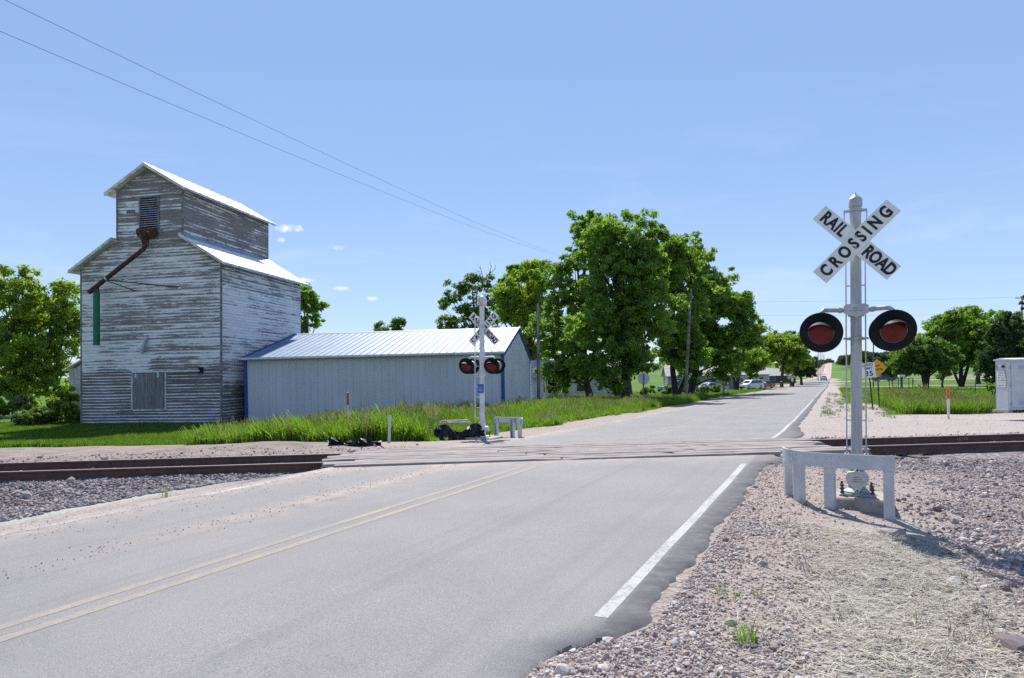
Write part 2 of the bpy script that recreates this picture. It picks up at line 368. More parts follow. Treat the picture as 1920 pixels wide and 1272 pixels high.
wob = t.n.new('ShaderNodeVectorMath'); wob.operation = 'ADD'; wn_ = t.n.new('ShaderNodeTexNoise'); wn_.inputs['Scale'].default_value = 2.2; wn_.inputs['Detail'].default_value = 5; t.l.new(pos, wn_.inputs['Vector'])
wsc = t.n.new('ShaderNodeVectorMath'); wsc.operation = 'SCALE'; wsc.inputs['Scale'].default_value = .5; t.l.new(wn_.outputs['Color'], wsc.inputs[0]); t.l.new(pos, wob.inputs[0]); t.l.new(wsc.outputs[0], wob.inputs[1]); t.l.new(wob.outputs[0], ck.inputs['Vector'])
crk = t.math('MULTIPLY', t.ramp(ck.outputs['Distance'], .0045, .0015), t.ramp(t.noise(.35, 3, .5, pos), 0.58, .68, 0, .3)); c = t.mix(crk, c, (.07,.066,.066))
t.bump(spk, .35, .008); t.fin(c, .86, 0, .3)
def edge_r(s): return E1+.10*(vnoise(s, 0, 1.3, 21)-.5)+.08*(vnoise(s, 0, 4.1, 22)-.5)+.045*(vnoise(s, 0, 13.0, 24)-.5)-.45*float(sstep(-s, -4.4, -3.4))+.35*float(np.exp(-((s-20)/2.6)**2))+.25*float(np.exp(-((s-13.1)/.6)**2))
def edge_l(s): return E0-.12*(vnoise(s, 0, 1.1, 23)-.5)
ss = list(np.arange(-12, 1.5, .22))+list(np.arange(1.5, 24, .05))+list(np.arange(24, 70, .22))+list(np.geomspace(70.5, 262, 60)); NC = 22
RV, RL, RD = [], [], []
for s in ss:
    l, r = float(edge_l(s)), float(edge_r(s))
    for j in range(NC+2):
        if j == 0: e, dz = l-.05, -.09
        elif j == NC+1: e, dz = r+.05, -.09
        else: e = l+(r-l)*(j-1)/(NC-1); dz = .0
        p = U*s+N*e; tt = (p.y-TK-TS*p.x)*math.cos(TA)
        z = float(road_z(p.y))-.006+dz-.012*abs(e+4.75)/3.5
        if abs(tt) < 1.22: z -= .02
        RV.append((p.x, p.y, z)); RL.append(((e-E0)/(E1-E0), s/100, 0, 1))
        d = .8*math.exp(-((e+8.1)/.38)**2)*(1 if s < 22 else .4)+.75*math.exp(-((e+6.2)/.28)**2)*float(sstep(s, 3, 7))*(s < 14)
        d += .7*math.exp(-(tt/1.9)**4)+.25*math.exp(-((e+5.5)/2)**2)*(s > 60)
        RD.append(min(1, d))
W_ = NC+2; RF = [(i*W_+j, i*W_+j+1, (i+1)*W_+j+1, (i+1)*W_+j) for i in range(len(ss)-1) for j in range(W_-1)]
rm = np_mesh('road', np.array(RV), np.array(RF), MATS['asphalt'], {'lane': np.array(RL), 'dust': np.array([(d, d, d, 1) for d in RD])})
for p in rm.polygons: p.use_smooth = True
road = tag(link('road', rm), kind='structure')
def paint_mat(name, colr, wear):
    t = NT(name); pos = t.geo.outputs['Position']
    w = t.math('ADD', t.noise(22, 6, .75, pos), t.math('MULTIPLY', t.math('SUBTRACT', t.noise(110, 3, .7, pos), .5), .7)); w = t.math('ADD', w, t.math('MULTIPLY', t.math('SUBTRACT', t.noise(.9, 3, .6, pos), .5), .7))
    c = t.mix(t.ramp(w, wear-.16, wear+.16), colr, (.23,.22,.215))
    t.bump(t.noise(260, 3, .7, pos), .3, .006); return t.fin(c, .8, 0, .3)
paint_mat('white_paint', (.43,.42,.40), .57); paint_mat('yellow_paint', (.335,.275,.195), .455); paint_mat('faint_paint', (.52,.48,.45), .43)
def stripe(name, ea, eb, s0, s1, m, wob=0.0, step=.3):
    V, Fc = [], []
    ks = np.arange(s0, s1+1e-6, step if s1 < 120 else step*3)
    for s in ks:
        o = wob*(float(vnoise(s, 3, .8, 31))-.5)
        for e in (ea+o, eb+o):
            p = U*s+N*e; z = float(road_z(p.y))-.0042-.012*abs(e+4.75)/3.5
            V.append((p.x, p.y, z))
    Fc = [(2*i, 2*i+1, 2*i+3, 2*i+2) for i in range(len(ks)-1)]
    return tag(link(name, np_mesh(name, np.array(V), np.array(Fc), MATS[m]), road), kind='structure')
t = NT('gravel_road_mat'); pos = t.geo.outputs['Position']; lv = t.attr('lane', 'Vector')
c = t.mix(t.ramp(t.noise(1.0, 4, .6, lv, stretch=(22, .5, 1)), .35, .65), (.50,.395,.34), (.36,.275,.235)); t.fin(c, .95, 0, .1)
hs_s = list(np.geomspace(255, 1150, 90)); V, L_ = [], []
for s in hs_s:
    for j in range(7):
        e = -8.6+j*1.28; p = U*s+N*e; V.append((p.x, p.y, float(road_z(p.y))+.10+.0004*(s-255)-.03*abs(j-3))); L_.append((j/6, s/100, 0, 1))
Fg = [(i*7+j, i*7+j+1, (i+1)*7+j+1, (i+1)*7+j) for i in range(len(hs_s)-1) for j in range(6)]
tag(link('gravel_road', np_mesh('gravel_road', np.array(V), np.array(Fg), MATS['gravel_road_mat'], {'lane': np.array(L_)})), kind='structure')
stripe('edge_line', -1.455, -1.36, 4.25, 12.55, 'white_paint', .05)
stripe('edge_line', -1.455, -1.36, 17.2, 58, 'white_paint', .03)
stripe('edge_line', -1.455, -1.36, 64, 250, 'white_paint', .03)
stripe('edge_line', -8.12, -8.0, -8, 10.3, 'faint_paint', .05)
stripe('edge_line', -8.12, -8.0, 19, 250, 'faint_paint', .03)
stripe('centre_line', -4.98, -4.88, -8, 11.0, 'yellow_paint', .02); stripe('centre_line', -4.74, -4.64, -8, 11.0, 'yellow_paint', .02)
stripe('centre_line', -4.98, -4.88, 17.0, 250, 'yellow_paint', .02); stripe('centre_line', -4.74, -4.64, 17.0, 250, 'yellow_paint', .02)

# ------------------------------------------------------------------ railway track and timber crossing
t = NT('rail_steel'); pos = t.geo.outputs['Position']
c = t.mix(t.ramp(t.noise(6, 5, .65, pos), .3, .7), (.072,.036,.030), (.125,.062,.046)); c = t.mix(t.ramp(t.noise(40, 4, .7, pos), .55, .75, 0, .5), c, (.13,.075,.05))
nrm = t.sep(t.geo.outputs['Normal']); c = t.mix(t.ramp(nrm[2], .93, .99), c, (.40,.36,.37))
t.bump(t.noise(90, 3, .7, pos), .15, .004); t.fin(c, t.ramp(nrm[2], .93, .99, .75, .38), 0, .5)
mat('tie_wood', (.17,.13,.105), .9, var=.3, scale=6, bump=.5, bscale=30)
mat('tie_plate', (.10,.07,.055), .8, .3, scale=12)
def along(q, off, z=0): return Vector((0, TK, 0))+TU*q+TN*off+Vector((0, 0, z))
def slice_along(mb, q0, q1, n=2, prof=None, off=0.0):
    for i in range(n):
        a = q0+(q1-q0)*i/n; b = q0+(q1-q0)*(i+1)/n
track = empty('railroad_track', along(0, 0), TA, 'rusty steel railroad track with worn shiny rail tops, crossing the road', 'track')
rail_prof = [(-.07,-.19),(.07,-.19),(.07,-.175),(.012,-.155),(.009,-.045),(.036,-.034),(.036,-.006),(.028,0),(-.028,0),(-.036,-.006),(-.036,-.034),(-.009,-.045),(-.012,-.155),(-.07,-.175)]
for off in (-.755, .755):
    for q0, q1 in ((-90, -21), (-20.99, 19), (19.01, 90)):
        MB().prismx([(y+off, z) for y, z in rail_prof], q0, q1).build('rail', MATS['rail_steel'], track)
tie_m = MB().cbox(-.115, .115, -1.3, 1.3, -.36, -.193, .012).mesh('tie', MATS['tie_wood'])
plate_m = MB().box(-.09, .09, -.17, .17, -.1925, -.183).box(-.02, .02, .075, .11, -.183, -.16).box(-.02, .02, -.11, -.075, -.183, -.16).mesh('tie_plate', MATS['tie_plate'])
for k in range(-46, 47):
    q = k*.53
    if -3.6 < q < 6.6: continue
    o = link('tie', tie_m, track, (q, 0, .012*math.sin(k*7.3)))
    for off in (-.755, .755): link('tie_plate', plate_m, o, (0, off, 0))
chalk = mat('rail_chalk', (.55,.38,.24), .9)
o = link('chalk_mark', text_mesh('15199', .085, chalk, .0005, .0004, .9, 1.5), track); o.matrix_local = Matrix.Translation((10.35, .755-.0125, -.085)) @ STAND
o['label'] = 'pale chalk number on the rusty rail web'

t = NT('plank_wood'); ob = t.tc.outputs['Object']; pos = t.geo.outputs['Position']
g1 = t.noise(3.0, 6, .7, ob, .3, stretch=(.5, 9, 9)); 
rnd = t.n.new('ShaderNodeObjectInfo').outputs['Random']
c = t.mix(t.ramp(g1, .3, .7), (.19,.165,.15), (.30,.262,.24)); c = t.mix(t.ramp(g1, .63, .75, 0, .75), c, (.06,.045,.04))
c = t.mix(t.math('MULTIPLY', rnd, .4), c, (.36,.31,.285)); c = t.mix(t.ramp(t.noise(2.2, 5, .65, pos), .42, .66, 0, .75), c, (.36,.315,.295))
t.bump(g1, .6, .015); t.fin(c, .92, 0, .2)
crossing = empty('timber_crossing', along(0, 0), TA, 'worn timber planks laid between and beside the rails across the road', 'crossing')
pr = random.Random(5)
rows = [(-1.34, -1.10), (-1.085, -.845), (-.655, -.40), (-.385, -.135), (-.12, .12), (.135, .385), (.40, .655), (.845, 1.085), (1.10, 1.34)]
for ri, (o0, o1) in enumerate(rows):
    cuts = [-3.3+pr.uniform(-.5, .2), .4+pr.uniform(-1.2, 1.0), 3.6+pr.uniform(-.9, .9), 6.55+pr.uniform(-.25, .3)]
    if ri < 2: cuts[3] = 6.75+pr.uniform(0, .12)
    for a, b in zip(cuts[:-1], cuts[1:]):
        b_ = b-.012; nseg = 8; mb = MB(); k = nseg+1; Vp = []; zt = pr.uniform(.001, .007); ch = .010
        prof = [(o0, -.14), (o1, -.14), (o1, zt-ch), (o1-ch, zt), (o0+ch, zt), (o0, zt-ch)]
        for i in range(k):
            q = a+(b_-a)*i/nseg; w = (.012*math.sin(q*2.3+ri*1.7), .0015*math.sin(q*3.1+ri))
            tail = 1.0 if 0 < i < nseg else .985
            for y, z in prof:
                zz = z+(w[1] if z > -.1 else 0)-(.02*pr.random() if (i in (0, nseg) and z > -.1) else 0)
                Vp.append((q+(pr.uniform(-.05, .05) if i in (0, nseg) else 0), y, zz))
        Fp = [tuple(range(5, -1, -1)), tuple((k-1)*6+i for i in range(6))]
        for i in range(nseg):
            for j in range(6): Fp.append((i*6+j, i*6+(j+1) % 6, (i+1)*6+(j+1) % 6, (i+1)*6+j))
        mb.add(Vp, Fp).build('plank', MATS['plank_wood'], crossing)

# ------------------------------------------------------------------ grain elevator
def siding(name, low_z, a_low, a_mid, a_top, board=.19):
    t = NT(name); pos = t.geo.outputs['Position']; zt_ = t.sep(pos)[2]; z = t.math('ADD', zt_, t.math('MULTIPLY', t.math('SUBTRACT', t.noise(.45, 4, .6, pos), .5), 2.6)); v = t.math('DIVIDE', t.sep(t.tc.outputs['Object'])[2], board)
    rnd = t.n.new('ShaderNodeObjectInfo').outputs['Random']; n1 = t.noise(1.0, 7, .74, pos, .35, stretch=(.55, .55, 6.5)); n2 = t.noise(1.0, 4, .7, pos, .2, stretch=(5, 5, 38)); n3 = t.noise(.32, 3, .5, pos)
    A = t.math('ADD', t.ramp(z, low_z-.3, low_z+.5, a_low, a_mid), t.ramp(z, 6.4, 11.5, 0.0, a_top-a_mid))
    B = t.ramp(z, low_z-.25, low_z+.35, .95, .24)
    q = t.math('ADD', t.math('ADD', n1, t.math('MULTIPLY', t.math('SUBTRACT', n2, .5), .35)), t.math('ADD', A, t.math('MULTIPLY', B, t.math('SUBTRACT', .5, v))))
    q = t.math('ADD', q, t.math('ADD', t.math('MULTIPLY', t.math('SUBTRACT', n3, .5), .62), t.math('MULTIPLY', t.math('SUBTRACT', rnd, .5), .20)))
    bare = t.ramp(q, .50, .57)
    wood = t.mix(t.ramp(t.noise(1, 5, .7, pos, stretch=(1.5, 1.5, 60)), .3, .7), (.15,.135,.14), (.33,.305,.305)); wood = t.mix(t.ramp(z, low_z-.2, low_z+.4, .55, 0), wood, (.085,.072,.078))
    wood = t.mix(t.ramp(n3, .55, .75, 0, .2), wood, (.18,.145,.13))
    paint = t.mix(t.ramp(n2, .35, .72), (.86,.85,.86), (.74,.73,.74)); paint = t.mix(t.ramp(n1, .42, .52, 0, .35), paint, (.52,.51,.52))
    t.bump(t.math('SUBTRACT', 1.0, bare), .3, .01); return t.fin(t.mix(bare, paint, wood), .88, 0, .2)
siding('siding_front', 2.5, .115, -.085, .14); siding('siding_side', .9, .18, -.095, .14)
mat('trim_white', (.66,.65,.65), .8, var=.25, scale=3, dirt=(.25,.23,.22), dirt_amt=.7)
mat('white_roof', (.80,.80,.79), .42, .0, var=.06, scale=1.5, spec=.6)
mat('old_wood', (.20,.19,.195), .9, var=.35, scale=5, bump=.4, bscale=25, dirt=(.48,.47,.48), dirt_amt=.6)
t = NT('rust'); pos = t.geo.outputs['Position']
c = t.mix(t.ramp(t.noise(4, 6, .7, pos), .3, .7), (.055,.022,.018), (.115,.048,.035)); c = t.mix(t.ramp(t.noise(6, 5, .65, pos), .60, .67), c, (.43,.40,.32))
t.fin(c, .85, .1, .3)
mat('green_hose', (.012,.155,.085), .6, var=.2, scale=2); mat('dark_metal', (.035,.032,.035), .6, .3); mat('louvre', (.50,.50,.52), .6, .2, dirt=(.1,.1,.1)); mat('black_void', (.012,.012,.014), .9)
t = NT('door_wood'); pos = t.geo.outputs['Position']; g1 = t.noise(1.0, 6, .7, pos, .3, stretch=(14, 14, .9)); rn = t.n.new('ShaderNodeObjectInfo').outputs['Random']
c = t.mix(t.ramp(g1, .3, .7), (.13,.125,.135), (.34,.33,.345)); c = t.mix(t.math('MULTIPLY', rn, .5), c, (.16,.15,.16)); c = t.mix(t.ramp(t.noise(1, 5, .7, pos, stretch=(30, 30, 2.2)), .62, .68), c, (.62,.61,.62)); t.fin(c, .9, 0, .2)
EL = 10.5; ea_ = math.radians(EL); LEAN = .02
ev = empty('grain_elevator', (-22.80, 42.90, -.97), -ea_, 'tall weathered white wooden grain elevator with peeling paint and raised cupola', 'elevator')
HW, DP, CW = 4.95, 10.0, 2.31; ZE, ZM, ZC, ZR = 10.0, 11.6, 14.73, 16.13; SL = .605
def lean(x, y, z): return (x+LEAN*z, y, z)
core = MB().prism([(-HW+.03,-.3),(HW-.03,-.3),(HW-.03,ZE),(CW-.03,ZM),(CW-.03,ZC),(0,ZR-.04),(-CW+.03,ZC),(-CW+.03,ZM),(-HW+.03,ZE)], .012, DP-.03).xf(lean)
wall = core.build('wall', MATS['siding_side'], ev)
BH = .19
def half(z):
    if z < ZE: return HW
    if z < ZM: return max(CW, HW-(z-ZE)*(HW-CW)/(ZM-ZE))
    if z < ZC: return CW
    return max(0, CW-(z-ZC)/SL)
br = random.Random(3)
def board_mesh(h0, h1, axis, m):
    """h0/h1 = (from,to) at the lower and upper edge; slightly wavy lower edge"""
    n = 7; V, Fb = [], []
    for i in range(n+1):
        f = i/n; a = h0[0]+(h0[1]-h0[0])*f; b = h1[0]+(h1[1]-h1[0])*f; w = br.uniform(-.006, .006); d = br.uniform(0, .006)
        for q, off, z in ((a, -.034-d, -.02+w), (b, -.010, BH), (a, -.004, -.02+w)):
            V.append((q, off, z) if axis == 'x' else (-off, q, z))
    for i in range(n):
        k = i*3; f1 = (k, k+3, k+4, k+1); f2 = (k+2, k+5, k+3, k)
        Fb += [f1, f2]
    Fb += [(0, 1, 2), (n*3+2, n*3+1, n*3)]
    return MB().add(V, Fb).mesh('clapboard', m)
z = 0.02
while z < ZR-.12:
    a, b = half(z), half(z+BH)
    if b > .05: link('clapboard', board_mesh((-a, a), (-b, b), 'x', MATS['siding_front']), wall, (LEAN*z, 0, z))
    z += BH
z = .02; bm_side = [board_mesh((0, DP), (0, DP), 'y', MATS['siding_side']) for _ in range(5)]
while z < ZE-.1:
    link('clapboard', bm_side[br.randrange(5)], wall, (HW+LEAN*z-.006, 0, z)); z += BH
z = ZM-.05
while z < ZC-.1:
    link('clapboard', bm_side[br.randrange(5)], wall, (CW+LEAN*z-.006, 0, z)); z += BH
for x, z0, z1 in ((-HW, -.1, ZE-.05), (HW, -.1, ZE-.05), (-CW, ZM+.05, ZC-.05), (CW, ZM+.05, ZC-.05)):
    MB().box(x-.05, x+.05, -.045, .05, z0, z1).xf(lean).build('corner_board', MATS['old_wood'], wall)
def roof_slab(name, x0, z0, x1, z1, y0, y1, th, parent, m, ribs=0):
    r = MB().prism([(x0, z0), (x1, z1), (x1, z1-th), (x0, z0-th)] if x0 < x1 else [(x1, z1), (x0, z0), (x0, z0-th), (x1, z1-th)], y0, y1)
    for k in range(ribs):
        y = y0+(y1-y0)*(k+.5)/ribs
        r.prism([(x0, z0+.002), (x0, z0+.03), (x1, z1+.03), (x1, z1+.002)], y-.02, y+.02)
    return r.xf(lean).build(name, m, parent)
ov = .55
for sgn in (-1, 1):
    a = sgn*(HW+ov); za = ZE+.17-ov*SL*1.0; bz = ZM+.17
    r = roof_slab('roof', a, za, sgn*(CW+.05), bz, -.5, DP+.35, .06, ev, MATS['white_roof'], 16)
    MB().prism([(a, za-.065), (sgn*(CW+.05), bz-.065), (sgn*(CW+.05), bz-.19), (a, za-.19)], -.49, -.44).xf(lean).build('fascia', MATS['trim_white'], r)
    MB().prism([(a, za-.07), (sgn*(HW-.1), za+ (ov+.1)*SL-.07), (sgn*(HW-.1), za+(ov+.1)*SL-.15), (a, za-.15)], -.43, DP+.3).xf(lean).build('soffit', MATS['trim_white'], r)
    c0 = sgn*(CW+.5); zc0 = ZC+.15-.5*SL
    r = roof_slab('roof', c0, zc0, 0, ZR+.15, -.55, DP+.35, .06, ev, MATS['white_roof'], 16)
    MB().prism([(c0, zc0-.065), (0, ZR+.085), (0, ZR-.06), (c0, zc0-.20)], -.54, -.49).xf(lean).build('fascia', MATS['trim_white'], r)
    MB().prism([(c0, zc0-.07), (sgn*(CW-.1), zc0+.6*SL-.07), (sgn*(CW-.1), zc0+.6*SL-.15), (c0, zc0-.15)], -.48, DP+.3).xf(lean).build('soffit', MATS['trim_white'], r)
# flashing strip where the cupola meets the lower roof
MB().prism([(CW+.05, ZM+.20), (CW+.52, ZM+.20-.52*SL), (CW+.52, ZM+.215-.52*SL), (CW+.05, ZM+.25)], -.4, DP+.2).xf(lean).build('flashing', mat('flashing_steel', (.42,.47,.54), .5, .5), ev)
# louvred vent
vt = MB().box(-.62, .66, -.05, -.036, 12.3, 14.2).xf(lean).build('vent', MATS['black_void'], ev)
for x0, x1, z0, z1 in ((-.68,-.60,12.25,14.27),(.64,.72,12.25,14.27),(-.60,.64,14.19,14.27),(-.60,.64,12.25,12.33)):
    MB().box(x0, x1, -.11, -.03, z0, z1).xf(lean).build('vent_frame', MATS['old_wood'], vt)
for k in range(13):
    zz = 12.42+k*.137
    MB().add([(-.59,-.105,zz),(.63,-.105,zz),(.63,-.055,zz+.045),(-.59,-.055,zz+.045),(-.59,-.105,zz-.012),(.63,-.105,zz-.012),(.63,-.055,zz+.033),(-.59,-.055,zz+.033)],
             [(0,1,2,3),(7,6,5,4),(0,4,5,1),(3,2,6,7),(0,3,7,4),(1,5,6,2)]).xf(lean).build('slat', MATS['louvre'], vt)
# spout: hopper, pipe, hose, braces
hp = MB(); hp.path([(-.35,-.50,11.95),(.10,-.50,11.95),(.75,-.50,11.85)], [.27,.33,.30], 14); hp.path([(.05,-.50,11.8),(.12,-.50,11.1)], [.30,.16], 12)
hp.xf(lean).build('hopper', MATS['rust'], ev, .7)
MB().path([(.14,-.50,11.2),(.0,-.52,10.9),(-3.62,-.85,8.32)], [.13,.135,.14], 12).xf(lean).build('spout_pipe', MATS['rust'], ev, .7)
MB().path([(-2.50,-.748,9.12),(-2.42,-.741,9.177)], [.155,.155], 12).xf(lean).build('pipe_band', mat('galvanised', (.55,.56,.58), .45, .6), ev, .7)
MB().path([(-3.12,-.80,8.6),(-3.12,-.80,8.15)], [.16,.17], 12).xf(lean).build('spout_elbow', MATS['rust'], ev, .7)
hs = MB().path([(-3.12,-.80,8.3-.30*k) for k in range(12)], [.185+.012*(k % 2) for k in range(12)], 14).xf(lean).build('hose', MATS['green_hose'], ev, .9); hs['label'] = 'dark green flexible hose hanging from the rusty spout'
for p0, p1 in (((-2.4,-.74,9.05), (2.0,-.05,8.5)), ((-2.4,-.74,9.0), (-1.0,-.05,8.4))):
    MB().tube(p0, p1, .035, n=6).xf(lean).build('brace_rod', MATS['dark_metal'], ev)
MB().box(-1.3,-.72,-.42,-.38,13.2,13.42).box(-1.02,-.98,-.4,0,13.25,13.30).xf(lean).build('lamp_bracket', MATS['old_wood'], ev)
MB().path([(-.12,-.06,5.6),(-.12,-.2,5.2),(-.38,-.3,4.45)], [.05,.09,.13], 10).xf(lean).build('drain_spout', mat('grey_tin', (.40,.39,.40), .6, .3), ev, .7)
MB().path([(-.13,-.05,7.0),(-.05,-.12,6.85),(-.12,-.05,6.7)], .025, 6).xf(lean).build('eye_hook', MATS['grey_tin'], ev)
# sliding door
dr = MB().box(-1.16, 1.06, -.10, -.05, .98, 3.2).xf(lean).build('door', MATS['black_void'], ev)
for k in range(8):
    x0 = -1.15+k*.276
    MB().cbox(x0+.006, x0+.27, -.135, -.09, .99, 3.19, .006).xf(lean).build('door_plank', MATS['door_wood'], dr)
for x in (-.95, .62): MB().box(x, x+.10, -.155, -.13, 2.92, 3.3).xf(lean).build('hanger', MATS['trim_white'], dr)
MB().box(-1.15, 3.55, -.17, -.05, 3.24, 3.33).xf(lean).build('door_track', mat('track_white', (.7,.7,.7), .6), ev)
MB().box(3.45, 3.75, -.12, -.04, 3.12, 3.48).xf(lean).build('track_stop', MATS['black_void'], ev)
for x0, x1, z0, z1 in ((-1.29,-1.17,.9,3.25),(1.07,1.19,.9,3.22),(-1.17,1.07,.84,.97)):
    MB().box(x0, x1, -.07, -.035, z0, z1).xf(lean).build('door_frame', MATS['trim_white'], ev)

# ------------------------------------------------------------------ metal shed
mat('shed_wall', (.56,.58,.60), .55, .05, var=.05, scale=.5, spec=.4, dirt=(.45,.45,.46), dirt_amt=.12); mat('shed_roof', (.135,.21,.315), .5, .0, var=.08, scale=.7, spec=.25)
mat('blue_trim', (.012,.075,.27), .45, .05, var=.1); mat('gutter_white', (.66,.68,.70), .5, .1, var=.1)
sa_ = math.radians(7.5)
sh = empty('metal_shed', (-8.70, 42.08, -.95), -sa_, 'long grey metal shed with pale blue ribbed roof and dark blue corner trim', 'shed')
SW, SD, SE_, SR = 8.25, 15.0, 4.04, 5.94; PITCH = (SR-SE_)/(SD/2)
def rib_section(w, nr=2, rh=.035):
    pts = []
    for k in range(nr):
        c_ = w*(k+.5)/nr; pts += [(c_-.045, 0), (c_-.02, rh), (c_+.02, rh), (c_+.045, 0)]
    return [(0, 0)]+pts+[(w-.004, 0)]
npan = 18; pw = 2*SW/npan; sec = rib_section(pw)
V = [(x, -d, 0) for x, d in sec]+[(x, -d, SE_-.02) for x, d in sec]; n = len(sec)
wpan = MB().add(V, [(i, i+1, n+i+1, n+i) for i in range(n-1)]).mesh('wall_panel', MATS['shed_wall'])
sl = math.hypot(SD/2, SR-SE_)
def rp(x, d, f): return (x, (SD/2+.35)*f-.35-d*PITCH*.4, SE_+PITCH*((SD/2+.35)*f-.35)+d+.03)
V = [rp(x, d*.85, 0) for x, d in sec]+[rp(x, d*.85, 1) for x, d in sec]+[(x, y, z-.03) for x, y, z in (rp(sec[0][0], 0, 0), rp(sec[-1][0], 0, 0), rp(sec[-1][0], 0, 1), rp(sec[0][0], 0, 1))]
rpan = MB().add(V, [(i, i+1, n+i+1, n+i) for i in range(n-1)]+[(2*n+3, 2*n+2, 2*n+1, 2*n)]).mesh('roof_panel', MATS['shed_roof'])
core = MB().prismx([(.03,-.5),(SD-.03,-.5),(SD-.03,SE_-.02),(SD/2,SR-.05),(.03,SE_-.02)], -SW+.03, SW-.03).build('wall', MATS['shed_wall'], sh)
roofp = MB().prismx([(-.3,SE_-.11),(SD/2,SR-.06),(SD+.3,SE_-.11),(SD+.3,SE_-.07),(SD/2,SR-.02),(-.3,SE_-.07)], -SW-.12, SW+.12).build('roof', MATS['shed_roof'], sh)
for k in range(npan):
    link('wall_panel', wpan, core, (-SW+k*pw, -.004, 0))
    link('roof_panel', rpan, roofp, (-SW+k*pw, 0, 0))
    o = link('roof_panel', rpan, roofp, (-SW+(k+1)*pw, SD, 0)); o.rotation_euler = (0, 0, math.pi)
ng = 16; pg = SD/ng
for k in range(ng):
    sec_g = rib_section(pg); V = []
    for y, d in sec_g: V.append((SW+.004+d, k*pg+y, -.3))
    for y, d in sec_g:
        yy = k*pg+y; V.append((SW+.004+d, yy, SE_+PITCH*min(yy, SD-yy)-.04))
    m_ = len(sec_g); MB().add(V, [(i, i+1, m_+i+1, m_+i) for i in range(m_-1)]).build('wall_panel', MATS['shed_wall'], core)
for x in (-SW-.03, SW-.13): MB().box(x, x+.2, -.05, .08, -.3, SE_-.13).build('corner_trim', MATS['blue_trim'], sh)
MB().box(SW+.01, SW+.05, SD-.15, SD+.05, -.3, SE_-.13).build('corner_trim', MATS['blue_trim'], sh)
for f0, f1 in ((0, 1), (1, 0)):
    y0, y1 = (-.37, SD/2) if f0 == 0 else (SD/2, SD+.37)
    z0, z1 = (SE_-.37*PITCH, SR) if f0 == 0 else (SR, SE_-.37*PITCH)
    for x0, x1 in ((SW+.05, SW+.16), (-SW-.16, -SW-.05)): MB().prismx([(y0, z0-.16), (y1, z1-.16), (y1, z1+.055), (y0, z0+.055)], x0, x1).build('rake_trim', MATS['blue_trim'], sh)
MB().prismx([(SD/2-.25, SR-.01), (SD/2, SR+.07), (SD/2+.25, SR-.01)], -SW-.15, SW+.15).build('ridge_cap', MATS['shed_roof'], sh)
MB().prismx([(-.50,SE_-.13),(-.36,SE_-.19),(-.33,SE_-.19),(-.33,SE_-.06),(-.36,SE_-.06),(-.37,SE_-.16),(-.46,SE_-.11),(-.46,SE_-.02),(-.50,SE_-.02)], -SW-.15, SW+.15).build('gutter', MATS['gutter_white'], sh)
MB().path([(SW+.05,SD+.40,SE_-.15),(SW+.22,SD+.30,SE_-.4),(SW+.09,SD+.16,SE_-.75),(SW+.09,SD+.16,0)], .05, 8).build('downspout', MATS['gutter_white'], sh)

# small lean-to beside the elevator and the gabled building behind it
lt = empty('metal_lean_to', (-29.35, 46.5, -.95), -ea_, 'narrow pale corrugated metal lean-to at the far corner of the elevator', 'shed')
MB().prism([(-.95,-.1),(2.4,-.1),(2.4,4.9),(1.2,4.45),(-.95,3.45)], 0, 3).build('wall', mat('lean_tin', (.44,.43,.42), .5, .3, var=.12), lt)
for k in range(8): MB().box(-.9+k*.3, -.86+k*.3, -.02, 0.004, -.1, 3.4+.4*(k*.3)).build('rib', MATS['lean_tin'], lt)
rf_ = MB().prism([(-1.2,3.5),(1.25,4.62),(1.25,4.68),(-1.2,3.56)], -.3, 3.3).build('roof', mat('lean_roof', (.72,.72,.72), .35, .4), lt)
for k in range(9): MB().prism([(-1.2,3.562),(1.25,4.682),(1.25,4.71),(-1.2,3.59)], -.3+k*.44, -.26+k*.44).build('rib', MATS['lean_roof'], rf_)
bb = empty('gabled_building', (-24.7, 60.0, -1.1), -sa_, 'grey building with brown roof edge showing behind the elevator', 'building')
MB().prism([(-5,-.2),(5,-.2),(5,6.4),(0,10.9),(-5,6.4)], 0, 4).build('wall', mat('grey_boards', (.40,.41,.42), .8, var=.15), bb)
for k in range(33): MB().box(-4.95+k*.3, -4.90+k*.3, -.025, .003, -.2, 6.35+.9*(5-abs(-4.92+k*.3))).build('batten', MATS['grey_boards'], bb)
for sgn in (-1, 1): MB().prism([(0,11.2),(sgn*5.5,6.25),(sgn*5.5,5.95),(0,10.9)], -.4, 4.4).build('roof', mat('brown_roof', (.21,.175,.155), .85), bb)

# ------------------------------------------------------------------ crossing signals
t = NT('mast_paint'); pos = t.geo.outputs['Position']
c = t.mix(t.ramp(t.noise(2.4, 5, .65, pos, stretch=(3, 3, .6)), .3, .7), (.36,.365,.375), (.48,.485,.49)); c = t.mix(t.ramp(t.noise(12, 5, .7, pos), .58, .72, 0, .4), c, (.25,.24,.235))
t.fin(c, .5, .25, .5)
mat('mast_white', (.66,.66,.665), .5, .05, var=.12, scale=6, dirt=(.36,.35,.34), dirt_amt=.45)
mat('sign_white', (.80,.79,.78), .5, var=.05, scale=9); mat('sign_back', (.46,.47,.48), .45, .4, var=.1); mat('sign_black', (.012,.012,.016), .5)
mat('disc_black', (.008,.010,.014), .65, var=.2, scale=8, spec=.2); mat('housing_grey', (.42,.42,.43), .5, .2, var=.2, scale=12); mat('guard_silver', (.52,.545,.58), .45, .25, var=.08, scale=3, dirt=(.36,.36,.37))
mat('bolt_steel', (.42,.42,.43), .45, .6); mat('cast_iron', (.30,.33,.35), .6, .3, var=.2, scale=12)
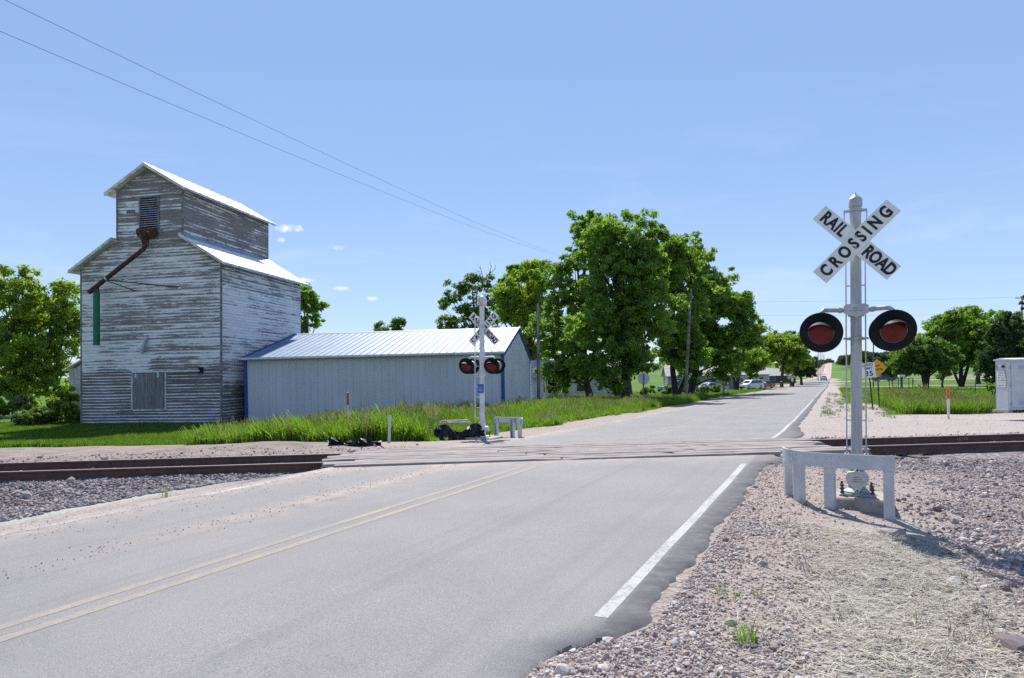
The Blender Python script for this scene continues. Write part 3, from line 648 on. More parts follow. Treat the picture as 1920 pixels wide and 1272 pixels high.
mat('concrete', (.36,.32,.275), .9, var=.2, scale=5, bump=.4, bscale=80); mat('plate_text', (.14,.14,.15), .7)
t = NT('red_lens'); ob = t.tc.outputs['Object']
c = t.mix(t.ramp(t.voro(90, ob), .1, .7), (.19,.006,.010), (.11,.004,.006)); t.bump(t.voro(90, ob), .25, .004); t.fin(c, .22, 0, .35)
def text_part(name, parent, txt, size, m, loc, rot2d=0.0, sx=1.0, offset=0.0, spacing=1.0, extrude=.0012, ry=0.0):
    o = link(name, text_mesh(txt, size, m, offset, extrude, sx, spacing), parent)
    o.matrix_local = Matrix.Translation(loc) @ Matrix.Rotation(ry, 4, 'Z') @ STAND @ Matrix.Rotation(rot2d, 4, 'Z'); return o
def marks(parent, width, hgt, loc, m, n):
    """a line of print too small to read in the photo: letter-sized strokes, facing -Y"""
    r_ = random.Random(n*31+int(width*1000)); mb = MB(); step = width/n
    for i in range(n):
        x = -width/2+step*i; w = step*.62
        if r_.random() < .1: continue
        mb.box(x, x+w*.3, -.0008, .001, -hgt/2, hgt/2)
        if r_.random() < .7: mb.box(x+w*.3, x+w, -.0008, .001, hgt*.28, hgt/2)
        if r_.random() < .6: mb.box(x+w*.7, x+w, -.0008, .001, -hgt/2, hgt*.28)
        if r_.random() < .5: mb.box(x+w*.3, x+w*.7, -.0008, .001, -hgt/2, -hgt*.28)
    o = mb.build('lettering', m, parent, loc=loc); o['kind'] = 'stuff'; return o
def blade(parent, ang, y, words_, m_letters):
    L, Wd = .61, .1145; ca_, sa2 = math.cos(ang), math.sin(ang)
    pts = [(-L,-Wd),(L,-Wd),(L,Wd),(-L,Wd)]; pts = [(x*ca_-z*sa2, x*sa2+z*ca_) for x, z in pts]
    b = MB().prism(pts, y-.0025, y+.0025).build('crossbuck_blade', MATS['sign_white'], parent, loc=(0, 0, 0))
    L2, W2 = L-.006, Wd-.006
    for txt, c0, sp in words_:
        text_part('lettering', b, txt, .212, m_letters, (c0*ca_, y-.0042, c0*sa2), ang, .78, .0085, sp)
    return b
def lamp_unit(parent, x, z, face=-1, yaw=0.0, tiltx=0.0):
    """flashing light: black background disc, red lens, visor, housing; looks to -Y (face=-1) or +Y"""
    y0 = face*.20
    M = Matrix.Translation((x, y0, z)) @ Matrix.Rotation(yaw, 4, 'Z') @ Matrix.Rotation(math.pi/2 if face < 0 else -math.pi/2, 4, 'X') @ Matrix.Rotation(.26*(1 if face < 0 else -1), 4, 'X') @ Matrix.Scale(.93, 4)
    # after rotation local +z points along face
    dsk = MB().lathe([(.142,-.012),(.262,-.012),(.267,-.004),(.262,.004),(.142,.004)], 40, M, cap=False).build('background_disc', MATS['disc_black'], parent, .6)
    MB().lathe([(.03,-.20),(.10,-.20),(.145,-.12),(.156,-.02),(.152,.0)], 28, M).build('housing', MATS['housing_grey'], dsk, .6)
    MB().lathe([(.152,.001),(.156,.005),(.158,.010),(.155,.012),(.152,.009)], 36, M, cap=False).build('lens_rim', mat('rim_dull', (.22,.22,.22), .6, .2), dsk, .6)
    ln = MB().lathe([(.153,.004),(.118,.018),(.066,.030),(.004,.034)], 32, M).build('lens', MATS['red_lens'], dsk, .9); ln['label'] = 'dark red unlit lens'
    vb, fb = [], []; n = 28
    for i in range(n+1):
        a = math.radians(8)+math.radians(164)*i/n; ln_ = .02+.26*math.sin(math.radians(180)*i/n)**.7
        for r, d in ((.160, .0), (.165, ln_), (.161, ln_), (.157, .0)):
            q = Vector((r*math.cos(a), r*math.sin(a)*(1 if face < 0 else -1), d)); vb.append(M @ q)
    for i in range(n):
        for j in range(4): fb.append((i*4+j, i*4+(j+1) % 4, (i+1)*4+(j+1) % 4, (i+1)*4+j))
    fb += [(3,2,1,0), (n*4, n*4+1, n*4+2, n*4+3)]
    MB().add(vb, fb).build('visor', MATS['disc_black'], dsk, .6)
    return dsk

# near signal
sg = empty('crossing_signal', (4.225, 8.42, .0), -RA, 'grey crossing signal with crossbuck and twin red lights, nearest, behind the curved guard', 'signal', tilt=.013)
mm = MATS['mast_paint']
MB().lathe([(.063,.10),(.063,3.60)], 24).build('mast', mm, sg, .6)
MB().lathe([(.074,3.545),(.078,3.55),(.078,3.635),(.072,3.645),(.055,3.665),(.02,3.69),(.008,3.71),(.0005,3.73)], 24).build('mast_cap', mm, sg, .6)
MB().lathe([(.071,3.49),(.076,3.49),(.076,3.525),(.071,3.525)], 24, cap=False).box(-.13,.13,.03,.055,3.492,3.523).build('top_clamp', mm, sg)
MB().path([(-.125,.05,3.51),(-.125,.03,3.43),(-.112,.06,3.30),(-.112,.085,3.24)], .007, 6).build('hook', mm, sg); MB().path([(.125,.05,3.51),(.125,.03,3.43),(.112,.06,3.30),(.112,.085,3.24)], .007, 6).build('hook', mm, sg)
ld = MB().tube((-.108,.10,.46), (-.108,.10,3.28), .008, n=8).build('ladder_rail', mm, sg); MB().tube((.108,.10,.46), (.108,.10,3.28), .008, n=8).build('ladder_rail', mm, sg)
for k in range(9): MB().box(-.105, .105, .094, .106, .58+.335*k-.008, .58+.335*k+.008).build('ladder_rung', mm, sg)
for x in (-.108, .108):
    for zz in (.49, .56):
        for dx in (-.017, .017): MB().lathe([(.001,-.014),(.012,-.008),(.014,0),(.012,.008),(.001,.014)], 8, Matrix.Translation((x+dx, .10, zz))).build('ladder_foot_bolt', MATS['mast_white'], sg)
b1 = blade(sg, math.radians(-45), -.082, (('RAIL', -.365, 1.12), ('ROAD', .375, .95)), MATS['sign_black'])
b2 = blade(sg, math.radians(45), -.092, (('CROSSING', 0.0, 1.52),), MATS['sign_black'])
for o in (b1, b2): o.location = (0, 0, 3.10); o.scale = (.94, .94, .94)
for zz in (3.035, 3.165): MB().lathe([(.001,0),(.012,.002),(.014,.008),(.013,.012)], 10, Matrix.Translation((0, -.094, zz)) @ Matrix.Rotation(math.pi/2, 4, 'X')).build('bolt', MATS['bolt_steel'], sg)
MB().box(-.05,.05,-.08,.08,3.06,3.14).build('crossbuck_bracket', mm, sg)
# crossarm
hexp = [(-.135,.055),(-.10,.075),(.10,.075),(.135,.055),(.135,-.035),(.06,-.065),(0,-.085),(-.06,-.065),(-.135,-.035)]
jb = MB().prism([(x, z+2.27) for x, z in hexp], -.125, -.072).build('junction_cover', mat('cast_pale', (.52,.52,.53), .55, .2, var=.1, scale=9), sg)
marks(jb, .15, .010, (0, -.1262, 2.262), MATS['plate_text'], 14); marks(jb, .05, .014, (0, -.1262, 2.298), MATS['plate_text'], 3)
MB().lathe([(.072,2.20),(.092,2.20),(.092,2.34),(.072,2.34)], 20, cap=False).build('crossarm_clamp', mm, sg, .6)
for sx in (-1, 1):
    MB().path([(sx*.08,-.05,2.275),(sx*.30,-.06,2.285),(sx*.355,-.09,2.285),(sx*.385,-.115,2.25),(sx*.385,-.12,2.13)], [.028,.028,.030,.031,.030], 12).build('crossarm', mm, sg, .8)
    MB().tube((sx*.155,-.055,2.28), (sx*.195,-.056,2.281), .037, n=12).build('crossarm_collar', mm, sg, .6)
    lamp_unit(sg, sx*.39, 2.005, -1, .12*sx if sx > 0 else -.05)
    lamp_unit(sg, sx*.39, 2.005, 1)
MB().lathe([(.071,1.915),(.079,1.915),(.079,1.945),(.071,1.945)], 20, cap=False).box(-.14,.14,.02,.05,1.918,1.942).build('lower_clamp', mm, sg)
# foot casting
MB().lathe([(.15,.02),(.15,.05),(.10,.09),(.085,.20),(.085,.34),(.074,.36)], 24).build('foot_casting', MATS['cast_iron'], sg, .6)
star = [(0,.155),(.035,.105),(.10,.095),(.125,.06),(.125,.0),(.10,-.055),(.06,-.075),(.03,-.125),(0,-.15),(-.03,-.125),(-.06,-.075),(-.10,-.055),(-.125,0),(-.125,.06),(-.10,.095),(-.035,.105)]
fc = MB().prism([(x, z+.20) for x, z in star], -.165, -.10).build('foot_cover', MATS['cast_pale'], sg)
for i, w_ in enumerate((.10, .105, .15)): marks(fc, w_, .015, (0, -.1657, .238-.026*i), MATS['plate_text'], (7, 8, 12)[i])
for zz in (.325, .075): MB().lathe([(.009,0),(.011,.006),(.002,.010)], 10, Matrix.Translation((0, -.165, zz)) @ Matrix.Rotation(math.pi/2, 4, 'X')).build('bolt', MATS['dark_metal'], fc)
MB().cbox(-.20,.20,-.16,.20,.005,.032,.01).build('base_plate', MATS['cast_iron'], sg)
for x, y in ((-.165,-.12),(.165,-.12),(-.165,.16),(.165,.16)): MB().tube((x,y,.03), (x,y,.14), .014, n=8).tube((x,y,.03), (x,y,.055), .026, n=6).tube((x,y,.08), (x,y,.10), .026, n=6).build('anchor_bolt', mat('rusty_bolt', (.11,.08,.075), .7, .4), sg)
fd = MB().cbox(-.36,.38,-.30,.40,-.50,.0,.02).build('foundation', MATS['concrete'], sg)

# curved guard round the near signal
def guard(name, label, loc, rz):
    g = empty(name, loc, rz, label, 'guard rail', 'signal guards')
    P = [Vector(p) for p in ((-.68,.42,0),(-.70,.20,0),(-.66,-.02,0),(-.53,-.24,0),(-.30,-.42,0),(-.02,-.60,0),(.22,-.72,0))]
    crv = []
    for i in range(len(P)-1):
        p0, p1, p2, p3 = P[max(i-1,0)], P[i], P[i+1], P[min(i+2, len(P)-1)]
        for k in range(6):
            u = k/6; crv.append(.5*((2*p1)+(-p0+p2)*u+(2*p0-5*p1+4*p2-p3)*u*u+(-p0+3*p1-3*p2+p3)*u**3))
    crv.append(P[-1]); V, Fc = [], []; th = .02
    for i, p in enumerate(crv):
        d = (crv[min(i+1,len(crv)-1)]-crv[max(i-1,0)]).normalized(); nn = Vector((d.y,-d.x,0))
        for a, z_ in ((nn*th, .385), (nn*th, .555), (-nn*.0, .555), (-nn*0, .385)): V.append((p.x-a.x*-1, p.y+a.y, z_))
    k = len(crv)
    for i in range(k-1):
        for j in range(4): Fc.append((i*4+j, i*4+(j+1)%4, (i+1)*4+(j+1)%4, (i+1)*4+j))
    Fc += [(3,2,1,0), ((k-1)*4,(k-1)*4+1,(k-1)*4+2,(k-1)*4+3)]
    band = MB().add(V, Fc).build('rail_band', MATS['guard_silver'], g, .5)
    for ci in (1, 12, 22, 34):
        p = crv[ci]; d = (crv[min(ci+1,k-1)]-crv[max(ci-1,0)]).normalized(); nn = Vector((d.y,-d.x,0)); ang = math.atan2(d.y, d.x)
        ps = MB().box(-.055,.055,.006,.014,-.55,.54).box(-.055,-.047,.014,.10,-.55,.54).box(.047,.055,.014,.10,-.55,.54)
        ps.xf(lambda x, y, z, p=p, a=ang: (p.x+x*math.cos(a)-y*math.sin(a), p.y+x*math.sin(a)+y*math.cos(a), z))
        po = ps.build('post', MATS['guard_silver'], g)
        for dx in (-.028, .028):
            for zz in (.435, .505):
                q = p+d*dx+nn*.021; M = Matrix.Translation((q.x, q.y, zz)) @ Matrix.Rotation(ang, 4, 'Z') @ Matrix.Rotation(math.pi/2, 4, 'X')
                MB().lathe([(.017,-.002),(.016,.006),(.009,.011),(.001,.012)], 12, M).build('bolt', MATS['guard_silver'], band, .8)
    return g
guard('signal_guard', 'silver curved steel guard on four posts in front of the nearest signal foot', (4.17, 8.47, -.0), -.10)

# far signal
fs = empty('crossing_signal', (-.92, 20.3, -.22), -RA, 'white crossing signal with bell on top and side ladder, across the tracks', 'signal', tilt=.02)
mw = MATS['mast_white']
MB().lathe([(.080,.35),(.076,3.88)], 20).build('mast', mw, fs, .6)
MB().lathe([(.13,.0),(.13,.03),(.108,.05),(.105,.42),(.083,.45)], 20).build('foot_casting', mw, fs, .6)
MB().lathe([(.04,3.86),(.05,3.92),(.11,3.93)], 16).build('bell_bracket', mw, fs, .6)
M = Matrix.Translation((0.0, 0, 4.03)) @ Matrix.Rotation(math.radians(80), 4, 'Y')
bl = MB().lathe([(.03,-.12),(.12,-.10),(.150,-.03),(.155,.05),(.14,.09),(.09,.12),(.02,.135)], 24, M).build('bell', mw, fs, .6); bl['label'] = 'round white warning bell on the mast top'
MB().lathe([(.156,-.008),(.163,0),(.156,.008)], 24, M, cap=False).build('bell_rim', mat('bell_grey', (.33,.32,.32), .6), bl, .6)
b1 = blade(fs, math.radians(-45), .115, (('RAIL', -.365, 1.12), ('ROAD', .375, .95)), MATS['sign_black'])
b2 = blade(fs, math.radians(45), .105, (('CROSSING', 0.0, 1.52),), MATS['sign_black'])
for o in (b1, b2): o.location = (0, 0, 3.22)
MB().box(-.05,.05,-.085,.10,3.18,3.26).build('crossbuck_bracket', mw, fs)
for sx in (-1, 1):
    MB().path([(sx*.07,0,2.36),(sx*.36,0,2.37),(sx*.42,-.02,2.35),(sx*.42,-.05,2.2)], .03, 10).build('crossarm', mw, fs, .8)
    lamp_unit(fs, sx*.42, 2.10, -1, .1); lamp_unit(fs, sx*.42, 2.10, 1, .05)
MB().lathe([(.079,2.29),(.10,2.29),(.10,2.42),(.079,2.42)], 16, cap=False).build('crossarm_clamp', mw, fs, .6)
MB().path([(.42,.28,2.08),(.52,.50,2.08)], [.05,.035], 10).build('side_light', MATS['housing_grey'], fs, .8)
fr = MB().tube((-.26,.03,.38), (-.25,.03,3.55), .018, n=8).build('ladder_rail', mw, fs)
MB().tube((-.25,.03,3.55), (-.03,.03,3.55), .014, n=8).build('ladder_rail', mw, fs)
for k in range(10): MB().tube((-.255,.03,.55+.31*k), (-.06,.03,.55+.31*k), .011, n=6).build('ladder_rung', mw, fs)
for zz in (1.83, 2.3): MB().box(-.28,.12,-.02,.045,zz,zz+.03).build('ladder_bracket', mw, fs)
bs = MB().cbox(-.10,.10,-.096,-.088,1.30,1.56,.004).build('blue_sign', mat('sign_blue', (.015,.11,.42), .5), fs); bs['label'] = 'small blue emergency notice'
for i, (w_, z_) in enumerate(((.11,1.505),(.13,1.462),(.14,1.42),(.15,1.372))): marks(bs, w_, (.022,.02,.02,.032)[i], (0, -.0965, z_), MATS['sign_white'], (6,8,9,7)[i])
MB().path([(.07,-.1,.26),(.26,-.1,.26)], .07, 8).build('junction_box', mw, fs); MB().cbox(-.20,.20,-.2,.2,.0,.03,.01).build('base_plate', mw, fs)
for x, y in ((-.16,-.16),(.16,-.16),(-.16,.16),(.16,.16)): MB().tube((x,y,.03), (x,y,.13), .016, n=8).build('anchor_bolt', MATS['rusty_bolt'], fs)
MB().cbox(-.48,.48,-.45,.45,-.4,.0,.02).build('foundation', MATS['concrete'], fs)
guard('signal_guard', 'white steel guard with posts beside the bell-topped signal across the tracks', (-.40, 20.40, -.24), math.pi-.1)

# ------------------------------------------------------------------ signal cabinet and roadside pieces
mat('cabinet_grey', (.55,.575,.60), .45, .15, var=.05, scale=1.5, dirt=(.40,.39,.38), dirt_amt=.25); mat('orange', (.72,.13,.02), .5, var=.15); mat('red_orange', (.60,.075,.03), .5, var=.15)
mat('post_white', (.72,.72,.71), .55, var=.1); mat('post_wood', (.17,.145,.125), .9, var=.3, scale=3, bump=.4); mat('pole_wood', (.24,.205,.18), .9, var=.3, scale=2, bump=.4, dirt=(.12,.10,.09))
mat('sign_yellow', (.80,.40,.01), .5, var=.08); mat('dark_post', (.05,.048,.045), .7)
cx = colx(1891, 25); cb = empty('signal_cabinet', (cx, 25.0, -.14), 0.0, 'tall grey steel signal cabinet with hinged louvred door and notice', 'cabinet')
MB().cbox(0, 2.0, 0, .62, .10, 1.92, .012).build('body', MATS['cabinet_grey'], cb)
MB().prismx([(-.04,1.92),(.66,1.92),(.66,1.955),(.36,2.01),(-.04,1.965)], -.05, 2.05).build('roof', mat('cabinet_roof', (.70,.71,.71), .5, .1), cb)
dr = MB().cbox(.13, 1.05, -.03, -.002, .20, 1.84, .006).build('door', MATS['cabinet_grey'], cb)
for zz in (.33, 1.0, 1.66): MB().tube((.12,-.03,zz-.06), (.12,-.03,zz+.06), .015, n=8).build('hinge', MATS['housing_grey'], dr)
for z0 in (.32, 1.60):
    for k in range(3): MB().prismx([(-.03,z0+.055*k),(-.055,z0+.055*k),(-.032,z0+.03+.055*k)], .38, .80).build('louvre', MATS['cabinet_grey'], dr)
dr2 = MB().cbox(1.09, 1.9, -.03, -.002, .20, 1.84, .006).build('door', MATS['cabinet_grey'], cb)
for z0 in (.32, 1.60):
    for k in range(3): MB().prismx([(-.03,z0+.055*k),(-.055,z0+.055*k),(-.032,z0+.03+.055*k)], 1.25, 1.7).build('louvre', MATS['cabinet_grey'], dr2)
MB().box(-.08, .10, -.10, .72, .0, .10).build('skid', MATS['concrete'], cb); MB().box(1.88, 2.06, -.10, .72, .0, .10).build('skid', MATS['concrete'], cb)
ns = MB().box(-.008, -.001, .10, .52, .95, 1.52).build('notice', MATS['sign_white'], cb)
for i in range(6):
    o = marks(ns, (.24,.30,.30,.36,.34,.34)[i], (.05,.05,.05,.05,.028,.045)[i], (-.009, .31, 1.46-.09*i), MATS['plate_text'], (5,7,6,8,12,9)[i]); o.rotation_euler = (0, 0, -math.pi/2)
MB().path([(-.002,.28,1.72),(-.09,.28,1.72)], [.04,.03], 10).build('vent_cap', MATS['post_white'], cb); MB().tube((-.005,.17,1.70), (-.06,.17,1.70), .045, n=12).build('lock', MATS['black_void'], cb)
MB().box(-.02,-.001,.50,.57,1.56,1.76).build('hasp', MATS['housing_grey'], cb); MB().path([(-.03,.17,1.68),(-.03,.10,1.5),(-.03,.04,1.2),(-.03,.04,.9)], .012, 6).build('cable', MATS['housing_grey'], cb)

def marker(X, D, hh, top, label, m):
    p = spot(X, D); g = empty('marker_post', p, 0, label, 'marker post', 'buried cable marker posts')
    MB().lathe([(.045,-.3),(.045,hh-top)], 12).build('post', MATS['post_white'], g, .6)
    MB().lathe([(.049,hh-top),(.049,hh-.04),(.035,hh-.01),(.005,hh)], 12).build('cap', m, g, .6)
marker(1779, 27, 1.22, .42, 'white marker post with orange top in weeds near the grey cabinet', MATS['orange'])
marker(653, 30, 1.78, .55, 'white marker post with red top in weeds in front of the shed', MATS['red_orange'])
marker(1021, 52, 1.55, .55, 'white marker post with red top beside the far wooden pole', MATS['red_orange'])

def road_sign(X, D, label, tilt=0.0): 
    p = spot(X, D); return empty('road_sign', p, -RA, label, 'road sign', tilt=tilt)
sp = road_sign(1637, 36.0, 'white rectangular speed limit 35 sign, tilted on a dark post', -.075)
MB().box(-.035,.035,0,.05,-.3,2.5).build('post', MATS['dark_post'], sp)
pl = MB().cbox(-.31,.31,-.014,-.004,1.72,2.50,.004).build('plate', MATS['sign_white'], sp)
text_part('lettering', pl, 'SPEED', .185, MATS['sign_black'], (0,-.0165,2.385), 0, .82, .004, 1.1); text_part('lettering', pl, 'LIMIT', .185, MATS['sign_black'], (0,-.0165,2.205), 0, .82, .004, 1.1); text_part('lettering', pl, '35', .37, MATS['sign_black'], (0,-.0165,1.92), 0, .95, .010, 1.15)
ys = road_sign(1649, 39.0, 'yellow diamond soft shoulder warning sign partly behind the speed sign', -.03)
MB().box(-.035,.035,0,.05,-.3,2.2).build('post', MATS['dark_post'], ys)
pl = MB().prism([(0,1.74),(.52,2.26),(0,2.78),(-.52,2.26)], -.014, -.004).build('plate', MATS['sign_yellow'], ys)
text_part('lettering', pl, 'SOFT', .17, MATS['sign_black'], (0,-.0165,2.37), 0, .85, .004, 1.05); text_part('lettering', pl, 'SHOULDER', .16, MATS['sign_black'], (0,-.0165,2.17), 0, .72, .004, 1.0)
p = spot(1206, 45); rs = empty('road_sign', p, -RA, 'back of a round warning sign on a wooden post by the road', 'road sign', tilt=.03)
MB().lathe([(.05,-.3),(.045,2.25)], 8).build('post', MATS['post_wood'], rs); MB().lathe([(.001,-.006),(.40,-.006),(.40,.006),(.001,.006)], 36, Matrix.Translation((0,.06,1.95)) @ Matrix.Rotation(math.pi/2, 4, 'X')).build('plate', MATS['sign_back'], rs)
for X, D, lab in ((1480, 160, 'back of a diamond sign beside the brown bin, nearer the houses'), (1488.5, 163, 'back of a diamond sign beside the brown bin, nearer the road')):
    p = spot(X, D); g = empty('road_sign', p, -RA, lab, 'road sign')
    MB().box(-.03,.03,0,.05,-.2,2.3).build('post', MATS['dark_post'], g); MB().prism([(0,1.45),(.5,1.95),(0,2.45),(-.5,1.95)], -.014, -.004).build('plate', MATS['sign_back'], g)
# stakes near the crossing
p = spot(730, 18.4); g = empty('steel_stake', p, .3, 'short grey steel stake standing in weeds beside the track', 'stake', tilt=.05)
MB().box(-.035,.035,-.006,.006,-.3,.74).build('stake', MATS['guard_silver'], g); MB().box(-.04,-.03,-.02,.02,-.3,.74).build('flange', MATS['guard_silver'], g)
p = spot(807, 20.5); g = empty('wooden_stake', p, 0, 'thin wooden stake with a short cross stick near the black sheeting', 'stake')
MB().box(-.018,.018,-.018,.018,-.3,.66).build('stake', mat('stake_wood', (.36,.28,.2), .9), g); MB().box(-.02,.42,-.015,.015,.60,.64).build('cross_stick', MATS['stake_wood'], g)
# black plastic sheeting
def sheeting(name, label, x0, x1, D, hh, seed):
    n, k = 40, 9; V = []; b = random.Random(seed)
    for j in range(k):
        for i in range(n):
            f = i/(n-1); x = x0+(x1-x0)*f; top = hh*(.55+.45*math.cos(f*5.2+seed)**2)
            y = D+.12*math.sin(f*7+seed)+.035*math.sin(f*43+j*1.9)+.03*math.sin(j*2.3+f*21)+.02*b.uniform(-1, 1)
            V.append((x+.02*math.sin(j*2+f*20), y-.10*(1-j/(k-1)), gz(x, D)-.05+top*j/(k-1)))
    Fs = [(j*n+i, j*n+i+1, (j+1)*n+i+1, (j+1)*n+i) for j in range(k-1) for i in range(n-1)]
    Vb = [(x, y+.012, z) for x, y, z in V]; m0 = len(V)
    Fb = [tuple(m0+i for i in reversed(f)) for f in Fs]
    o = MB().add(V+Vb, Fs+Fb).build(name, mat('black_plastic', (.020,.021,.024), .5, spec=.4, var=.3), None, .35); return tag(o, label, 'sheeting')
sheeting('plastic_sheeting', 'crumpled black plastic sheeting at the foot of the bell-topped signal', -2.35, -.85, 20.1, .52, 2)
sheeting('silt_fence', 'sagging black silt fence at the end of the dirt bank by the track', -4.6, -3.3, 17.0, .26, 6.3)
bp = empty('board_stack', spot(848, 23.0), .1, 'small stack of pale boards lying in the grass behind the black sheeting', 'boards')
for k, (x, y, z_, l, r) in enumerate(((0,0,.30,.9,.02),(.05,.16,.34,.95,-.04),(-.05,.3,.38,.8,.06),(.1,.1,.42,.7,.02))):
    o = MB().box(-l/2-.1,l/2+.1,-.07,.07,0,.035).build('board', mat('pale_board', (.62,.58,.5), .85, var=.2), bp, loc=(x,y,z_)); o.rotation_euler = (0,0,r)
MB().box(-.5,-.4,-.1,.4,-.2,.30).box(.3,.4,-.1,.4,-.2,.30).build('bearer', MATS['post_wood'], bp)

# ------------------------------------------------------------------ utility poles and wires
def pole(X, D, top, label, tilt=0.0, arm=None, r=.14):
    p = spot(X, D); g = empty('utility_pole', p, -.3, label, 'utility pole', tilt=tilt)
    MB().lathe([(r,-.5),(r*.72,top-p.z)], 12).build('pole', MATS['pole_wood'], g, .8)
    if arm:
        for zz, l in arm:
            a = MB().box(-l,l,-.05,.05,top-p.z-zz-.06,top-p.z-zz+.06).build('crossarm', MATS['post_wood'], g)
            for x in (-l*.9, 0, l*.9): MB().lathe([(.03,0),(.05,.05),(.02,.14)], 8, Matrix.Translation((x,0,top-p.z-zz+.06))).build('insulator', MATS['housing_grey'], a)
    return g
pole(1010, 55, 7.4, 'weathered wooden utility pole beside the shed gable', .014)
pole(1285, 68, 9.5, 'leaning wooden utility pole in front of the house lawn', .068, r=.17)
pole(1100, 96, 18.0, 'tall wooden utility pole hidden in the big tree, carrying two wires', 0, [(.3, 1.0)], .2)
pole(1916, 110, 12.9, 'utility pole with crossarm behind the grey cabinet at the photo edge', .02, [(.3, .9), (2.9, .5)])
pole(1637.5, 120, 9.5, 'slim dark utility pole behind the speed limit sign', .02, r=.12)
for k, (X, D, tp) in enumerate(((1534, 210, 9.2), (1538, 270, 9.5), (1541.5, 330, 10), (1544, 400, 11), (1546, 480, 12.5))):
    pole(X, D, tp, ('nearest', 'second', 'third', 'fourth', 'farthest')[k]+' of the row of poles far down the road', .02, r=.13)
mat('wire', (.02,.02,.022), .95, spec=.0)
def wire(p0, p1, sag, label, r=.011, n=40):
    pts = [Vector(p0).lerp(Vector(p1), i/n)-Vector((0,0,sag*4*(i/n)*(1-i/n))) for i in range(n+1)]
    tag(MB().path(pts, r, 5).build('power_line', MATS['wire']), label, 'wire', 'overhead wires')
def pt(X, Y, D): return Vector((((X-960)*_c+(707-Y)*_s)*D/FPX, D, zrow(X, Y, D)))
A0, A1 = pt(0, 15, 18.0), pt(1026, 467, 80); B0, B1 = pt(95, 0, 18.8), pt(1022, 462, 80.5)
for (a, b), lab in (((A0, A1), 'lower of two thin wires sweeping down from the sky to the big tree'), ((B0, B1), 'upper of two thin wires sweeping down from the sky to the big tree')):
    d = b-a; wire(a-d*.35, b+d*.22, 0.9, lab, .0062)
wire(pt(1290, 566, 100), pt(1916, 557, 110), .25, 'higher faint wire across the sky beside the lights', .010); wire(pt(1290, 590, 100), pt(1916, 587, 110), .3, 'lower faint wire across the sky beside the lights', .010)

# ------------------------------------------------------------------ houses
def gabled_house(name, label, X, D, rz, w, d, hw_, rh, wallm, roofm, wins, door=None, lap=True):
    p = spot(X, D); g = empty(name, p+Vector((0,0,-.05)), rz, label, 'house')
    wl_ = MB().prismx([(0,-.4),(d,-.4),(d,hw_),(d/2,hw_+rh-.05),(0,hw_)], -w/2, w/2).build('wall', wallm, g)
    if lap:
        nb = int(hw_/.2); bm_ = MB().add([(-w/2,-.03,0),(w/2,-.03,0),(w/2,-.004,.2),(-w/2,-.004,.2),(-w/2,0,0),(w/2,0,0)], [(0,1,2,3),(4,5,1,0),(0,3,4),(1,5,2)]).mesh('clapboard', wallm)
        for k in range(nb): link('clapboard', bm_, wl_, (0, 0, .1+k*.2))
    for s_ in (0, 1):
        y0, y1 = (-.45, d/2) if s_ == 0 else (d+.45, d/2); z0 = hw_-.45*rh/(d/2)
        MB().prismx([(y0,z0),(y1,hw_+rh),(y1,hw_+rh+.12),(y0,z0+.12)] if s_ == 0 else [(y1,hw_+rh),(y0,z0),(y0,z0+.12),(y1,hw_+rh+.12)], -w/2-.35, w/2+.35).build('roof', roofm, g)
    for (x, z0, ww, wh) in wins:
        f = MB().box(x-ww/2-.09,x+ww/2+.09,-.07,-.031,z0-.09,z0).box(x-ww/2-.09,x+ww/2+.09,-.07,-.031,z0+wh,z0+wh+.09).box(x-ww/2-.09,x-ww/2,-.07,-.031,z0,z0+wh).box(x+ww/2,x+ww/2+.09,-.07,-.031,z0,z0+wh).box(x-ww/2,x+ww/2,-.06,-.035,z0+wh*.5-.025,z0+wh*.5+.025).build('window', MATS['trim_house'], g)
        MB().box(x-ww/2,x+ww/2,-.045,-.036,z0,z0+wh).build('pane', MATS['window_glass'], f)
    if door:
        x, ww, wh, dm = door
        f = MB().box(x-ww/2-.1,x-ww/2,-.07,-.031,0,wh).box(x+ww/2,x+ww/2+.1,-.07,-.031,0,wh).box(x-ww/2-.1,x+ww/2+.1,-.07,-.031,wh,wh+.1).build('door_frame', MATS['trim_house'], g)
        MB().box(x-ww/2,x+ww/2,-.06,-.033,0,wh).build('door', dm, f)
    for x in (-w/2, w/2): MB().box(x-.07,x+.07,-.05,.05,-.3,hw_).build('corner_board', MATS['trim_house'], g)
    return g
mat('trim_house', (.72,.72,.72), .6, var=.08); mat('window_glass', (.02,.025,.03), .08, spec=.8, var=.2)
mat('white_siding', (.66,.67,.67), .75, var=.1, scale=1.2, dirt=(.45,.45,.44)); mat('grey_siding', (.36,.36,.355), .8, var=.1); mat('pale_siding', (.56,.56,.54), .8, var=.08)
mat('shingle_grey', (.40,.37,.355), .9, var=.2, scale=3, bump=.3); mat('shingle_tan', (.46,.41,.385), .9, var=.2, scale=3, bump=.3); mat('shingle_light', (.50,.49,.48), .9, var=.15, scale=3); mat('door_dark', (.05,.055,.07), .5)
gabled_house('house', 'white clapboard house under the big trees, nearest to the shed', 1087, 74, .12, 10.2, 7.0, 2.55, 1.7, MATS['white_siding'], MATS['shingle_grey'],
             [(-3.0,.7,1.0,1.45),(.35,.85,1.3,1.45),(2.95,1.2,.55,.7)], (4.25,.85,2.05,MATS['door_dark']))
p = spot(1150, 73); an = MB()
gabled_house('house', 'grey ranch house with white trimmed windows behind the silver sedan', 1317, 130, -.12, 13.0, 8.0, 2.9, 2.1, MATS['grey_siding'], MATS['shingle_tan'],
             [(-4.2,1.0,1.2,1.25),(-1.2,.9,1.9,1.3),(2.2,.9,.9,1.3)], (4.3,.95,2.05,MATS['trim_house']))
